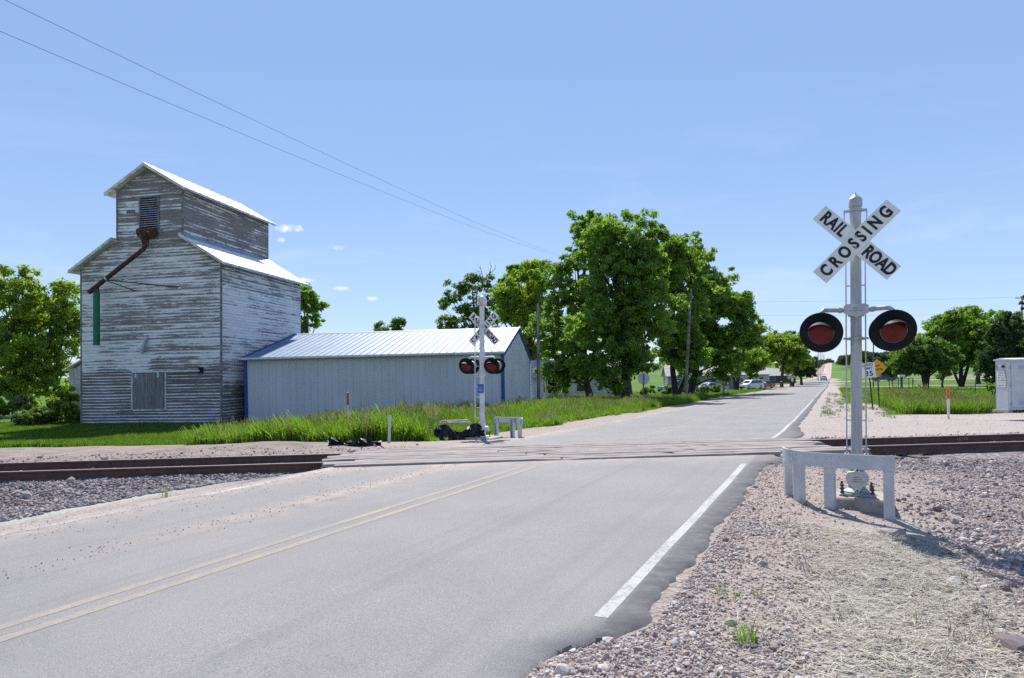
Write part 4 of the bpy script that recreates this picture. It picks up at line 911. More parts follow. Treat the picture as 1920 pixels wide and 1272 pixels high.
gabled_house('house', 'pale house with light grey roof behind the white minivan', 1408, 172, -.05, 9.0, 9.0, 2.9, 2.3, MATS['pale_siding'], MATS['shingle_light'],
             [(-2.3,1.0,.7,.9),(2.6,.9,.9,1.2)], (-.4,.95,2.05,MATS['door_dark']))
gabled_house('house', 'low dark house with pale roof behind the diamond sign backs', 1456, 196, 0, 8.5, 7.0, 2.3, 1.9, mat('dark_siding', (.12,.11,.11), .8), MATS['shingle_light'], [(-1.5,.8,2.2,1.1)], None, False)

# ------------------------------------------------------------------ vehicles
mat('tyre', (.02,.02,.02), .85); mat('rim', (.45,.45,.46), .35, .8); mat('car_glass', (.015,.02,.03), .05, spec=.8); mat('tail_red', (.35,.01,.01), .3); mat('lamp_clear', (.75,.75,.72), .15)
def paint(name, c, metal=.3):
    if name in MATS: return MATS[name]
    m = mat(name, c, .25, metal, var=.03, spec=.6); b = m.node_tree.nodes['Principled BSDF']; b.inputs['Coat Weight'].default_value = .7; b.inputs['Coat Roughness'].default_value = .08; return m
def car(name, label, cat, loc, rz, m, L, Wd, low, cabin, wins, wheels, wr=.33, bed=None):
    """low: side outline (x,z) of the body; cabin: greenhouse outline; nose at -x"""
    g = empty(name, loc, rz, label, cat); hw_ = Wd/2
    def shell(outline, yb, yt, nm, mt, parent=g, z_split=None):
        zs = [z for _, z in outline]; z0, z1 = min(zs), max(zs); n = len(outline); V = []
        for sg_ in (-1, 1):
            for x, z in outline:
                f = (z-z0)/(z1-z0+1e-6); V.append((x, sg_*(yb+(yt-yb)*f), z))
        return MB().add(V, [tuple(range(n)), tuple(range(2*n-1, n-1, -1))]+[(i, n+i, n+(i+1) % n, (i+1) % n) for i in range(n)]).build(nm, mt, parent)
    shell(low, hw_, hw_-.03, 'body', m); cb_ = shell(cabin, hw_-.06, hw_-.22, 'cabin', m)
    zs = [z for _, z in cabin]; z0, z1 = min(zs), max(zs)
    for outline in wins:
        for sg_ in (-1, 1):
            V = [(x, sg_*(hw_-.06-.16*(z-z0)/(z1-z0)+.012), z) for x, z in outline]; V2 = [(x, y-sg_*.02, z) for x, y, z in V]; n = len(V)
            MB().add(V+V2, [tuple(range(n)), tuple(range(2*n-1, n-1, -1))]+[(i, n+i, n+(i+1) % n, (i+1) % n) for i in range(n)]).build('window', MATS['car_glass'], cb_)
    (xa, za), (xb, zb) = cabin[0], cabin[1]; (xc, zc), (xd, zd) = cabin[-1], cabin[-2]
    for (x0, z0_), (x1, z1_), sgx, nm in (((xa, za), (xb, zb), -1, 'windscreen'), ((xc, zc), (xd, zd), 1, 'rear_window')):
        w0, w1 = hw_-.16, hw_-.30; q = .015*sgx
        lx, lz = x0+(x1-x0)*.1, z0_+(z1_-z0_)*.1; ux, uz = x0+(x1-x0)*.9, z0_+(z1_-z0_)*.9
        V = [(lx+q,-w0,lz+.01),(lx+q,w0,lz+.01),(ux+q,w1,uz+.01),(ux+q,-w1,uz+.01)]; V2 = [(x-q*1.5, y, z-.01) for x, y, z in V]
        MB().add(V+V2, [(0,1,2,3),(7,6,5,4),(0,4,5,1),(1,5,6,2),(2,6,7,3),(3,7,4,0)]).build(nm, MATS['car_glass'], cb_)
    for x in wheels:
        for sg_ in (-1, 1):
            M = Matrix.Translation((x, sg_*(hw_-.10), wr)) @ Matrix.Rotation(math.pi/2, 4, 'X')
            w = MB().lathe([(wr*.62,-.11),(wr*.95,-.11),(wr,-.07),(wr,.07),(wr*.95,.11),(wr*.62,.11)], 24, M).build('wheel', MATS['tyre'], g, .6)
            MB().lathe([(.03,-.118),(wr*.60,-.112),(wr*.60,.112),(.03,.118)], 16, M).build('rim', MATS['rim'], w, .6)
    xf_, xr_ = min(x for x, _ in low), max(x for x, _ in low); zt = low[2][1] if len(low) > 2 else .7
    for sg_ in (-1, 1):
        MB().box(xf_-.01, xf_+.22, sg_*(hw_-.30)-.14, sg_*(hw_-.30)+.26*.5+.02, .60, .74).build('headlight', MATS['lamp_clear'], g)
        MB().box(xr_-.16, xr_+.012, sg_*(hw_-.12)-.10, sg_*(hw_-.12)+.10, .78, 1.02).build('tail_light', MATS['tail_red'], g)
        MB().box(cabin[0][0]+.25, cabin[0][0]+.42, sg_*(hw_+.06)-.08, sg_*(hw_+.06)+.08, cabin[0][1]+.02, cabin[0][1]+.16).build('mirror', m, g)
    MB().box(xf_-.03, xf_+.05, -hw_+.15, hw_-.15, .30, .50).build('bumper', MATS['tyre'], g); MB().box(xr_-.05, xr_+.04, -hw_+.12, hw_-.12, .38, .60).build('bumper', MATS['tyre'], g)
    if bed: MB().box(*bed).build('cargo_bed', MATS['tyre'], g)
    return g
van_low = [(-2.45,.25),(-2.55,.5),(-2.48,.78),(-1.5,1.02),(2.5,1.06),(2.58,.8),(2.55,.4),(2.4,.25)]
van_cab = [(-1.6,1.0),(-.55,1.66),(0,1.74),(2.0,1.74),(2.3,1.66),(2.52,1.04)]
van_w = [[(-1.0,1.10),(-.42,1.58),(.05,1.60),(.05,1.10)],[(.13,1.10),(.13,1.60),(1.05,1.60),(1.05,1.10)],[(1.13,1.10),(1.13,1.60),(2.0,1.58),(2.22,1.12)]]
sed_low = [(-2.3,.25),(-2.38,.5),(-2.25,.74),(-1.1,.92),(1.6,.96),(2.3,.94),(2.4,.7),(2.35,.35),(2.2,.25)]
sed_cab = [(-1.15,.90),(-.3,1.38),(.2,1.45),(.75,1.43),(1.75,.95)]
sed_w = [[(-.75,.97),(-.22,1.32),(.2,1.37),(.2,.97)],[(.27,.97),(.27,1.37),(.72,1.35),(1.35,.98)]]
pk_low = [(-2.8,.4),(-2.88,.7),(-2.8,1.0),(-1.4,1.12),(2.85,1.12),(2.9,.8),(2.85,.5),(2.6,.4)]
pk_cab = [(-1.45,1.1),(-.75,1.75),(-.3,1.83),(.75,1.82),(.95,1.12)]
pk_w = [[(-1.0,1.18),(-.62,1.66),(-.1,1.72),(-.1,1.18)],[(-.02,1.18),(-.02,1.72),(.7,1.70),(.82,1.18)]]
def carspot(X, D): p = spot(X, D); return p+Vector((0,0,.01))
car('minivan', 'white minivan parked on the grass by the road', 'van', carspot(1408, 128), .50, paint('car_white', (.72,.72,.72), 0), 5.1, 1.95, van_low, van_cab, van_w, (-1.55,1.6))
car('sedan', 'silver sedan parked behind the two round bushes', 'car', carspot(1328, 108), .42, paint('car_silver', (.58,.59,.61), .4), 4.7, 1.8, sed_low, sed_cab, sed_w, (-1.42,1.42), .32)
car('pickup_truck', 'teal pickup truck half hidden behind the forked tree trunk', 'truck', carspot(1271, 100), .35, paint('car_teal', (.05,.16,.19), .3), 5.7, 1.95, pk_low, pk_cab, pk_w, (-1.85,1.75), .38, (1.0,2.8,-.8,.8,1.121,1.13))
car('pickup_truck', 'black pickup truck on the cross road behind the warning sign', 'truck', carspot(1657, 190), math.pi, paint('car_black', (.01,.01,.012), .2), 5.7, 1.95, pk_low, pk_cab, pk_w, (-1.85,1.75), .38, (1.0,2.8,-.8,.8,1.121,1.13))
q = U*232+N*(-2.7); car('sedan', 'small white car far away on the road', 'car', (q.x, q.y, float(road_z(q.y))+.01), math.pi/2-RA+math.pi, paint('car_white', (.72,.72,.72), 0), 4.7, 1.8, sed_low, sed_cab, sed_w, (-1.42,1.42), .32)
car('sedan', 'small red car just showing behind the white minivan', 'car', carspot(1431, 136), .45, paint('car_red', (.40,.02,.03), .2), 4.7, 1.8, sed_low, sed_cab, sed_w, (-1.42,1.42), .32)

def mailbox(X, D, label, m, hh=1.05, wood=True):
    g = empty('mailbox', spot(X, D), .6, label, 'mailbox')
    MB().box(-.05,.05,-.05,.05,-.3,hh).box(-.04,.04,-.3,.25,hh-.12,hh-.04).build('post', MATS['post_wood'], g)
    MB().prism([(-.1,hh),(.1,hh),(.1,hh+.14),(.07,hh+.21),(0,hh+.24),(-.07,hh+.21),(-.1,hh+.14)], -.28, .25).build('box', m, g); MB().box(.102,.112,-.1,.02,hh+.1,hh+.22).build('flag', MATS['tail_red'], g)
mailbox(1465, 135, 'dark mailbox on a wooden post beyond the white minivan', mat('mail_dark', (.03,.03,.03), .4)); mailbox(1434, 122, 'grey mailbox on a thin post beside the white minivan', MATS['housing_grey'])
g = empty('yard_sign_post', spot(1357, 82), .5, 'wooden post with a hanging brown house sign by the road', 'sign post')
MB().cbox(-.09,.09,-.09,.09,-.3,2.15,.01).build('post', mat('grey_post', (.20,.21,.23), .8), g); MB().box(.09,1.05,-.09,.09,1.05,1.45).build('box', mat('brown_box', (.12,.07,.05), .7), g); MB().box(.45,.75,-.10,-.091,1.2,1.32).build('plate', MATS['sign_white'], g); MB().path([(.0,.0,.55),(.45,0,1.05)], .05, 6).build('brace', MATS['grey_post'], g)
g = empty('wheelie_bin', spot(1485.5, 148), .5, 'dark brown wheeled rubbish bin at the road edge under the diamond signs', 'bin')
MB().add([(-.28,-.3,.08),(.28,-.3,.08),(.28,.3,.08),(-.28,.3,.08),(-.34,-.4,1.0),(.34,-.4,1.0),(.34,.4,1.0),(-.34,.4,1.0)], [(0,3,2,1),(4,5,6,7),(0,1,5,4),(1,2,6,5),(2,3,7,6),(3,0,4,7)]).build('body', mat('bin_brown', (.055,.03,.028), .5), g); MB().prismx([(-.44,1.0),(.44,1.0),(.44,1.06),(0,1.16),(-.44,1.06)], -.37, .37).build('lid', MATS['bin_brown'], g)
for x in (-.3, .3): MB().lathe([(.12,-.04),(.12,.04)], 12, Matrix.Translation((x,.32,.12)) @ Matrix.Rotation(math.pi/2, 4, 'Y')).build('wheel', MATS['tyre'], g)
g = empty('lamp_post', spot(1334.5, 96), 0, 'thin black yard lamp post between the two round bushes', 'lamp post')
MB().lathe([(.035,-.2),(.03,2.0)], 8).build('post', MATS['dark_metal'], g); MB().lathe([(.05,2.0),(.13,2.05),(.15,2.3),(.04,2.42)], 8).build('lantern', MATS['dark_metal'], g)
# welded pipe stand and thin posts on the lawn across the road
g = empty('pipe_rack', spot(1689, 72), -.2, 'dark pipe rack with a white topped pedestal on the lawn', 'rack')
for x in (-1.0,-.72,-.3,.2,.75,1.1): MB().tube((x,.3*math.sin(x*5),-.2), (x,.3*math.sin(x*5),1.55 if abs(x) > .25 else 1.3), .035, n=6).build('upright', MATS['dark_metal'], g)
for zz in (.45, 1.0, 1.45): MB().tube((-1.0,0,zz), (1.1,0,zz), .022, n=6).build('bar', MATS['dark_metal'], g)
MB().box(.02,.18,-.1,.1,-.2,1.65).build('pedestal', MATS['dark_post'], g); MB().cbox(-.2,.4,-.25,.25,1.65,1.85,.02).build('pedestal_top', MATS['post_white'], g)
for k, (X, D, hh) in enumerate(((1711, 74, 1.3), (1731, 70, 1.2), (1828, 62, 1.5))):
    g = tag(MB().tube((0,0,-.2), (.16,.05,hh), .03, n=6).build('fence_stake', MATS['dark_metal'], None, loc=spot(X, D)), ('thin fence stake right beside the pipe rack', 'thin fence stake under the low spreading maple', 'leaning fence stake on the lawn left of the grey cabinet')[k], 'stake')

# ------------------------------------------------------------------ trees and shrubs
def leaf_mat(name, dark, lite, trans=.45):
    t = NT(name); a = t.sep(t.attr('tint'))
    c = t.mix(a[0], dark, lite); c = t.mix(t.math('MULTIPLY', a[1], .35), c, tuple(x*y for x, y in zip(lite, (1.5, 1.2, .7))))
    d = t.n.new('ShaderNodeBsdfDiffuse'); tr = t.n.new('ShaderNodeBsdfTranslucent'); gl = t.n.new('ShaderNodeBsdfGlossy'); gl.inputs['Roughness'].default_value = .5; gl.inputs['Color'].default_value = (.7,.75,.7,1)
    t.l.new(c, d.inputs['Color']); t.l.new(t.mix(.55, c, tuple(x*y*1.3 for x, y in zip(lite, (1.2, 1.15, .5)))), tr.inputs['Color'])
    m1 = t.n.new('ShaderNodeMixShader'); m1.inputs[0].default_value = trans; t.l.new(d.outputs[0], m1.inputs[1]); t.l.new(tr.outputs[0], m1.inputs[2])
    m2 = t.n.new('ShaderNodeMixShader'); m2.inputs[0].default_value = .03; t.l.new(m1.outputs[0], m2.inputs[1]); t.l.new(gl.outputs[0], m2.inputs[2]); t.l.new(m2.outputs[0], t.out.inputs['Surface']); return t.m
leaf_mat('leaf_mid', (.088,.185,.024), (.195,.335,.052), .62); leaf_mat('leaf_dark', (.058,.125,.026), (.130,.235,.050), .56); leaf_mat('leaf_light', (.130,.225,.024), (.250,.365,.048), .60)
leaf_mat('leaf_blue', (.068,.135,.034), (.150,.245,.066), .56); leaf_mat('leaf_conifer', (.030,.070,.026), (.075,.135,.050), .4); leaf_mat('leaf_far', (.045,.085,.035), (.080,.130,.050), .3)
leaf_mat('blade_green', (.085,.195,.014), (.170,.330,.030), .55); leaf_mat('blade_pale', (.110,.170,.050), (.200,.250,.100), .45); leaf_mat('blade_dry', (.27,.255,.21), (.50,.475,.41), .2); leaf_mat('blade_short', (.070,.150,.014), (.130,.235,.026), .5)
t = NT('straw_mat'); a = t.sep(t.attr('tint')); t.fin(t.mix(a[0], (.25,.22,.165), (.56,.52,.44)), .85, 0, .2)
leaf_mat('seed_head', (.15,.175,.09), (.26,.27,.17), .35)
mat('bark', (.095,.075,.062), .95, var=.35, scale=5, bump=.6, bscale=18); mat('bark_dark', (.050,.040,.035), .95, var=.3, scale=5, bump=.5, bscale=18)
def leaf_cloud(R, blobs, n_clump, per, leaf, clump_r, hollow=.5, flat=1.0):
    vol = np.array([b[3]*b[4]*b[5] for b in blobs]); w = vol**.75; w = w/w.sum()
    which = R.choice(len(blobs), n_clump, p=w); B = np.array(blobs)[which]
    n_sub = max(7, n_clump//9); ws = R.choice(len(blobs), n_sub, p=w); Bs = np.array(blobs)[ws]
    d = R.normal(size=(n_sub, 3)); d /= np.linalg.norm(d, axis=1)[:, None]
    rad = (hollow+(1.02-hollow)*R.random(n_sub)**.55)*(1+.09*R.normal(size=n_sub))
    S = Bs[:, :3]+d*rad[:, None]*Bs[:, 3:6]; rs = clump_r*2.0*(.55+.65*R.random(n_sub)); rs = np.minimum(rs, Bs[:, 3:6].min(1)*.75)
    own = R.integers(0, n_sub, n_clump); d = R.normal(size=(n_clump, 3))+np.array([0, 0, .28]); d /= np.linalg.norm(d, axis=1)[:, None]
    C = S[own]+d*(rs[own]*(.35+.65*R.random(n_clump)**.6))[:, None]*np.array([1.1, 1.1, .8]); sub_t = R.random(n_sub)[own]
    cr_ = clump_r*(.42+.52*R.random(n_clump))
    P = np.repeat(C, per, 0); k = len(P)
    g = R.normal(size=(k, 3)); g /= np.linalg.norm(g, axis=1)[:, None]; g *= (R.random(k)**.45)[:, None]*np.repeat(cr_, per)[:, None]; g[:, 2] *= .75*flat
    P = P+g; nrm = g/(np.linalg.norm(g, axis=1)[:, None]+1e-6)*.55+R.normal(size=(k, 3))*.6+np.array([0, 0, .45]); nrm /= np.linalg.norm(nrm, axis=1)[:, None]
    a = np.cross(nrm, R.normal(size=(k, 3))); a /= np.linalg.norm(a, axis=1)[:, None]; b = np.cross(nrm, a)
    sz = leaf*(.6+.8*R.random(k)); l = a*sz[:, None]; s = b*(sz*.42)[:, None]
    V = np.stack([P-l, P+s-l*.1, P+l, P-s-l*.1], 1).reshape(-1, 3); F = np.arange(k*4).reshape(k, 4)
    tint = np.clip(np.repeat(R.random(n_clump)*.35+sub_t*.3, per)+R.random(k)*.4, 0, 1); yel = R.random(k)**3
    T = np.stack([tint, yel, tint, np.ones(k)], -1); return V, F, np.repeat(T, 4, 0), C
def tree(name, label, X, D, blobs_px, leafm='leaf_mid', seed=0, n_clump=420, per=60, leaf=.19, clump_r=.75, trunk_r=.35, trunk_x=None, group=None, hollow=.45, limbs=16, dead=None, barkm='bark', cat='tree', fork=None):
    """blobs_px: crown lobes as photo column, row, half width, half height and depth offset at this distance"""
    R = np.random.default_rng(seed+100); base = spot(trunk_x if trunk_x else X, D); k = D/FPX; blobs = []
    for b in blobs_px:
        Xb, Yb, hw_, hh = b[:4]; dy = b[4] if len(b) > 4 else 0.0
        x = ((Xb-960)*_c+(707-Yb)*_s)*k; z = zrow(Xb, Yb, D); blobs.append((x-base.x, dy, z-base.z, hw_*k, max(hw_, hh*.7)*k*.9, hh*k))
    g = empty(name, base, 0, label, cat, group)
    V, F, T, C = leaf_cloud(R, blobs, n_clump, per, leaf, clump_r, hollow)
    top = max(b[2] for b in blobs); cx_ = sum(b[0] for b in blobs)/len(blobs); ctr = max(blobs, key=lambda b: b[2])
    mb = MB(); tips = []
    bz = min(b[2]-b[5]*.6 for b in blobs)
    trunks = fork or [(0.0, 1.0)]
    for fx, fr_ in trunks:
        pts = [Vector((0, 0, -.3)), Vector((fx*.25+R.normal()*.05, 0, .6)), Vector((fx+cx_*.15, R.normal()*.1, max(1.5, bz*.9))), Vector((fx*1.6+cx_*.5+R.normal()*.2, R.normal()*.2, (bz+top)*.5)), Vector((ctr[0]+fx, ctr[1], top+ctr[5]*.2))]
        rr = trunk_r*fr_; mb.path(pts, [rr*1.35, rr, rr*.8, rr*.5, rr*.14], 10, True); tips.append(pts)
    pick = R.choice(len(C), min(limbs, len(C)), replace=False)
    for ci in pick:
        pts = tips[R.integers(len(tips))]; c_ = Vector(C[ci]); zs = min(max(c_.z*.55, pts[1].z+.3), pts[-1].z*.9)
        for i in range(len(pts)-1):
            if pts[i].z <= zs <= pts[i+1].z: s0 = pts[i].lerp(pts[i+1], (zs-pts[i].z)/(pts[i+1].z-pts[i].z+1e-6)); break
        else: s0 = pts[2]
        mid = s0.lerp(c_, .5)+Vector((R.normal()*.25, R.normal()*.25, .35)); r0 = trunk_r*.30
        mb.path([s0, mid, c_], [r0, r0*.6, r0*.2], 6, False)
    tr = mb.build('trunk', MATS[barkm], g, 1.0)
    link('crown', np_mesh('crown', V, F, MATS[leafm], {'tint': T}), g)
    if dead:
        md = MB()
        for (x0, y0), (x1, y1) in dead:
            a = Vector((((x0-960)*_c+(707-y0)*_s)*k-base.x, 0, zrow(x0, y0, D)-base.z)); b = Vector((((x1-960)*_c+(707-y1)*_s)*k-base.x, R.normal()*.4, zrow(x1, y1, D)-base.z))
            m_ = a.lerp(b, .5)+Vector((R.normal()*.12, R.normal()*.1, .05)); md.path([a, m_, b], [.09, .06, .02], 6, False)
            for _ in range(4):
                s0 = a.lerp(b, .35+.6*R.random()); e0 = s0+Vector((R.normal()*.45, R.normal()*.3, .3+.5*R.random())); md.path([s0, e0], [.03, .008], 5, False)
        md.build('dead_branches', MATS['bark'], g)
    return g
MAIN = 'broad trees behind the shed and the white house'
tree('cottonwood_tree', 'tallest dark green tree of the group, standing behind the round sign back', 1180, 60, [(1185,455,58,72),(1135,455,48,55,1),(1205,540,48,75,-1),(1150,560,62,80,-1),(1120,640,62,62,-1.5),(1205,640,44,70,-1),(1160,690,50,35,-1.5)], 'leaf_mid', 1, 1150, 60, .17, .72, .55, 1176, MAIN, limbs=26)
tree('cottonwood_tree', 'bushy tree left of the tallest tree, above the white house', 1085, 66, [(1105,440,34,42),(1065,505,42,50),(1085,570,50,70,-1),(1050,615,45,60),(1095,660,60,45,-1.5),(1050,690,36,38,-1)], 'leaf_mid', 2, 800, 58, .18, .7, .38, 1104, MAIN, limbs=18)
tree('maple_tree', 'light green tree with sunny leaves right behind the shed gable', 985, 82, [(990,560,46,58),(1015,610,40,65),(965,600,32,60),(975,660,40,50),(1010,680,36,45)], 'leaf_light', 3, 540, 54, .21, .8, .4, 995, MAIN)
tree('ash_tree', 'dark tree top showing left of the light green tree', 965, 104, [(968,530,26,32),(990,515,22,22),(950,570,22,32)], 'leaf_mid', 4, 200, 50, .26, .9, .35, 968, MAIN)
tree('ash_tree', 'slender tree just right of the tallest tree, with forked trunk', 1275, 72, [(1272,490,34,50),(1285,540,36,70),(1262,610,30,80),(1285,660,34,45),(1262,480,22,35)], 'leaf_mid', 5, 680, 54, .19, .75, .34, 1268, MAIN, fork=[(-.35,1.0),(1.3,.8)], barkm='bark_dark')
tree('ash_tree', 'wide dark tree reaching toward the road at the end of the group', 1350, 80, [(1330,520,40,48),(1365,545,42,48),(1395,590,32,50),(1345,600,52,60,-1),(1310,640,40,55),(1370,655,50,50,-1),(1405,640,22,45)], 'leaf_mid', 6, 940, 56, .20, .8, .42, 1296, MAIN, limbs=24, barkm='bark_dark')
tree('elm_tree', 'thin crowned tree with bare dead top branches behind the shed roof', 885, 88, [(885,545,34,32),(912,560,24,42),(855,590,30,28),(900,600,36,34),(838,608,16,14)], 'leaf_blue', 7, 230, 46, .20, .75, .26, 900, None, .3, 22, [((905,540),(900,498)),((908,545),(922,500)),((902,530),(930,503))])
tree('elm_tree', 'small tree top just above the middle of the shed ridge', 728, 120, [(715,612,20,10),(742,610,18,12)], 'leaf_blue', 8, 70, 40, .26, .8, .2, 728, None, .2, 8, [((745,606),(741,594)),((748,606),(754,595))])
tree('elm_tree', 'tree behind the elevator showing at its far corner', 578, 92, [(575,560,22,26),(592,578,16,20),(570,600,26,24)], 'leaf_mid', 9, 150, 46, .22, .7, .25, 575, None, .2, 10)
LG = 'trees beside the elevator'
tree('box_elder_tree', 'leafy tree touching the elevator wall, left of the spout', 110, 56, [(110,570,46,45),(85,600,45,60),(125,640,34,60),(100,690,46,45,-1)], 'leaf_light', 10, 330, 46, .17, .6, .22, 96, LG, fork=[(-.4,1),(.3,.8)], barkm='bark_dark')
tree('box_elder_tree', 'leafy tree at the photo edge beside the elevator', 25, 54, [(35,560,46,42),(0,590,50,60),(45,650,46,60),(-10,690,50,55),(30,710,52,36,-1)], 'leaf_light', 11, 360, 46, .17, .6, .24, 27, LG, barkm='bark_dark')
tree('box_elder_tree', 'darker tree behind the two leafy trees beside the elevator', 60, 68, [(60,610,70,70),(120,640,40,80),(20,670,60,70),(80,710,70,45)], 'leaf_mid', 12, 170, 46, .21, .8, .3, 62, LG, barkm='bark_dark')
tree('box_elder_tree', 'tree cut by the photo edge, outermost beside the elevator', -90, 58, [(-90,590,60,70),(-120,660,70,80),(-60,690,50,60)], 'leaf_mid', 13, 300, 54, .2, .7, .3, -90, LG)
RD = 'trees along the road beyond the houses'
tree('ash_tree', 'tree with leaning twin trunks behind the sedan', 1395, 122, [(1385,655,24,32),(1410,650,22,30),(1398,675,26,20)], 'leaf_blue', 14, 260, 48, .26, .9, .34, 1380, RD, fork=[(-.9,.8),(.5,1)], barkm='bark_dark')
tree('ash_tree', 'spindly tree above the pale house roof', 1410, 138, [(1412,668,24,24),(1398,690,16,16),(1425,690,14,16)], 'leaf_light', 15, 180, 44, .28, .9, .2, 1407, RD, .3, barkm='bark_dark')
tree('hackberry_tree', 'yellow green spreading tree beside the diamond sign backs', 1465, 150, [(1455,650,30,24),(1490,655,28,24),(1468,672,42,22),(1502,668,20,18)], 'leaf_light', 16, 420, 48, .27, .9, .35, 1466, RD)
tree('hackberry_tree', 'taller tree top behind the yellow green spreading tree', 1490, 190, [(1490,645,26,22),(1475,660,30,24),(1510,665,16,22)], 'leaf_mid', 17, 260, 44, .34, 1.1, .35, 1490, RD)
tree('juniper_tree', 'dark dense rounded tree where the houses end', 1505, 165, [(1500,690,20,18),(1490,680,16,18),(1512,692,12,14)], 'leaf_conifer', 18, 260, 44, .26, .8, .3, 1503, RD, .4)
RT = 'trees across the road on the lawn'
tree('maple_tree', 'low spreading maple with short thick trunk on the lawn across the road', 1735, 84, [(1730,668,42,24),(1705,672,26,24),(1765,672,26,26),(1740,650,30,18),(1690,680,14,14)], 'leaf_dark', 19, 520, 54, .20, .7, .34, 1737, RT, limbs=26, fork=[(-.5,.8),(.5,.8),(0,.7)], barkm='bark_dark')
tree('hackberry_tree', 'round crowned tree with leaning trunks behind the spreading maple', 1805, 108, [(1800,625,48,34),(1835,640,36,40),(1770,635,30,34),(1815,665,48,26)], 'leaf_mid', 20, 620, 54, .25, .9, .34, 1803, RT, fork=[(-.2,1),(1.2,.8),(-1.6,.6)], barkm='bark_dark')
tree('hackberry_tree', 'tall tree behind the round crowned tree, topmost on that side', 1840, 140, [(1835,610,40,26),(1790,612,36,22),(1868,625,30,34),(1820,640,50,34)], 'leaf_mid', 21, 640, 52, .32, 1.1, .4, 1835, RT)
tree('spruce_tree', 'dark evergreen behind the grey cabinet', 1880, 92, [(1880,640,26,40),(1872,680,36,30),(1890,700,44,18),(1884,610,14,22)], 'leaf_conifer', 22, 460, 50, .20, .7, .3, 1880, RT, .35, barkm='bark_dark')
tree('spruce_tree', 'pale green tree at the photo edge behind the cabinet', 1920, 104, [(1915,625,30,32),(1940,650,40,50),(1905,655,26,40)], 'leaf_blue', 23, 420, 50, .24, .8, .3, 1925, RT)
tree('spruce_tree', 'dark evergreen cut by the photo edge behind the cabinet', 1962, 90, [(1960,610,36,60),(1960,670,50,50)], 'leaf_conifer', 24, 300, 46, .22, .8, .3, 1962, RT)
tree('elm_tree', 'distant tree clump behind the warning sign', 1672, 200, [(1672,690,22,16),(1690,685,18,16),(1655,695,12,10)], 'leaf_dark', 25, 240, 44, .36, 1.2, .3, 1672, None, .3)
tree('elm_tree', 'small shrubby tree between maple and leaning trunks', 1768, 95, [(1768,700,12,8)], 'leaf_dark', 26, 60, 40, .18, .5, .14, 1768, None, .2, 6)
def shrub(label, X, D, blobs, m, seed, n=90, per=50, leaf=.09, cr=.3, group='yard shrubs'):
    R = np.random.default_rng(seed); base = spot(X, D); k = D/FPX; bl = []
    for Xb, Yb, hw_, hh in blobs: bl.append((((Xb-960)*_c+(707-Yb)*_s)*k-base.x, 0, zrow(Xb, Yb, D)-base.z, hw_*k, hw_*k, hh*k))
    V, F, T, C = leaf_cloud(R, bl, n, per, leaf, cr, .35); V[:, 2] = np.maximum(V[:, 2], .02)
    g = empty('shrub', base, 0, label, 'shrub', group); link('foliage', np_mesh('foliage', V, F, MATS[m], {'tint': T}), g)
    mb = MB()
    for _ in range(5):
        c_ = C[R.integers(len(C))]; mb.path([(0,0,-.1), (c_[0]*.4,c_[1]*.4,abs(c_[2])*.5), (c_[0],c_[1],abs(c_[2]))], [.03,.022,.008], 5, False)
    mb.build('stem', MATS['bark'], g)
shrub('clipped round bush left of the black lamp post', 1325, 95, [(1325,731,8.5,6)], 'leaf_mid', 31, 90, 44, .10, .22); shrub('clipped round bush right of the black lamp post', 1342, 95, [(1342,730,8.5,6)], 'leaf_mid', 32, 90, 44, .10, .22)
shrub('yellow green bush beside the trunk near the white house', 1218, 72, [(1212,733,10,8),(1222,729,6,7)], 'leaf_light', 33, 80, 44, .10, .25); shrub('low green hedge bush behind the forked trunk', 1250, 90, [(1250,732,13,7)], 'leaf_mid', 34, 90, 44, .11, .28)
shrub('grey green rounded shrub in the grass left of the elevator', 68, 44, [(68,782,38,16),(45,786,20,12)], 'leaf_blue', 35, 200, 60, .07, .22); shrub('bright green leafy shrub against the elevator corner', 115, 45, [(118,765,26,26),(90,770,28,20),(140,780,12,22)], 'leaf_light', 36, 240, 56, .10, .26)
shrub('yellow flowering shrub under the trees by the elevator', 45, 49, [(42,760,16,14),(62,765,12,10)], 'blade_pale', 37, 110, 50, .09, .25); shrub('dark shrub at the photo edge by the elevator', -10, 50, [(-10,770,28,18)], 'leaf_mid', 38, 120, 50, .1, .28)
shrub('low bush on the lawn left of the grey cabinet', 1863, 58, [(1863,726,13,6)], 'leaf_mid', 39, 80, 50, .09, .22)
# far woods on the skyline: one mass each
def far_wood(name, label, items, m, seed):
    R = np.random.default_rng(seed); Vs, Fs, Ts = [], [], []; off = 0
    for X, Y, hw_, hh, D in items:
        k = D/FPX; bl = [(((X-960)*_c+(707-Y)*_s)*k, D, zrow(X, Y, D), hw_*k, hw_*k, hh*k)]
        V, F, T, _ = leaf_cloud(R, bl, 60, 26, .55*D/400, 1.7*D/400, .3); Vs.append(V); Fs.append(F+off); Ts.append(T); off += len(V)
    o = link(name, np_mesh(name, np.concatenate(Vs), np.concatenate(Fs), MATS[m], {'tint': np.concatenate(Ts)})); tag(o, label, 'woods', kind='stuff')
fr = random.Random(9)
far_wood('far_woods', 'band of distant trees on the hill across the road', [(1578+k*6.5, 676-6*math.sin(min(k, 9)/9*1.6)+fr.uniform(-2, 2), 7, 8+fr.uniform(0, 3), 480+fr.uniform(-30, 60)) for k in range(20)], 'leaf_far', 41)
far_wood('far_woods', 'distant trees along the skyline left of the road', [(1516+k*5.5, 686-k*.6+fr.uniform(-1, 1), 6, 5+fr.uniform(0, 3), 520+40*k) for k in range(8)]+[(1524+k*4, 680, 7, 9, 330) for k in range(2)], 'leaf_far', 42)

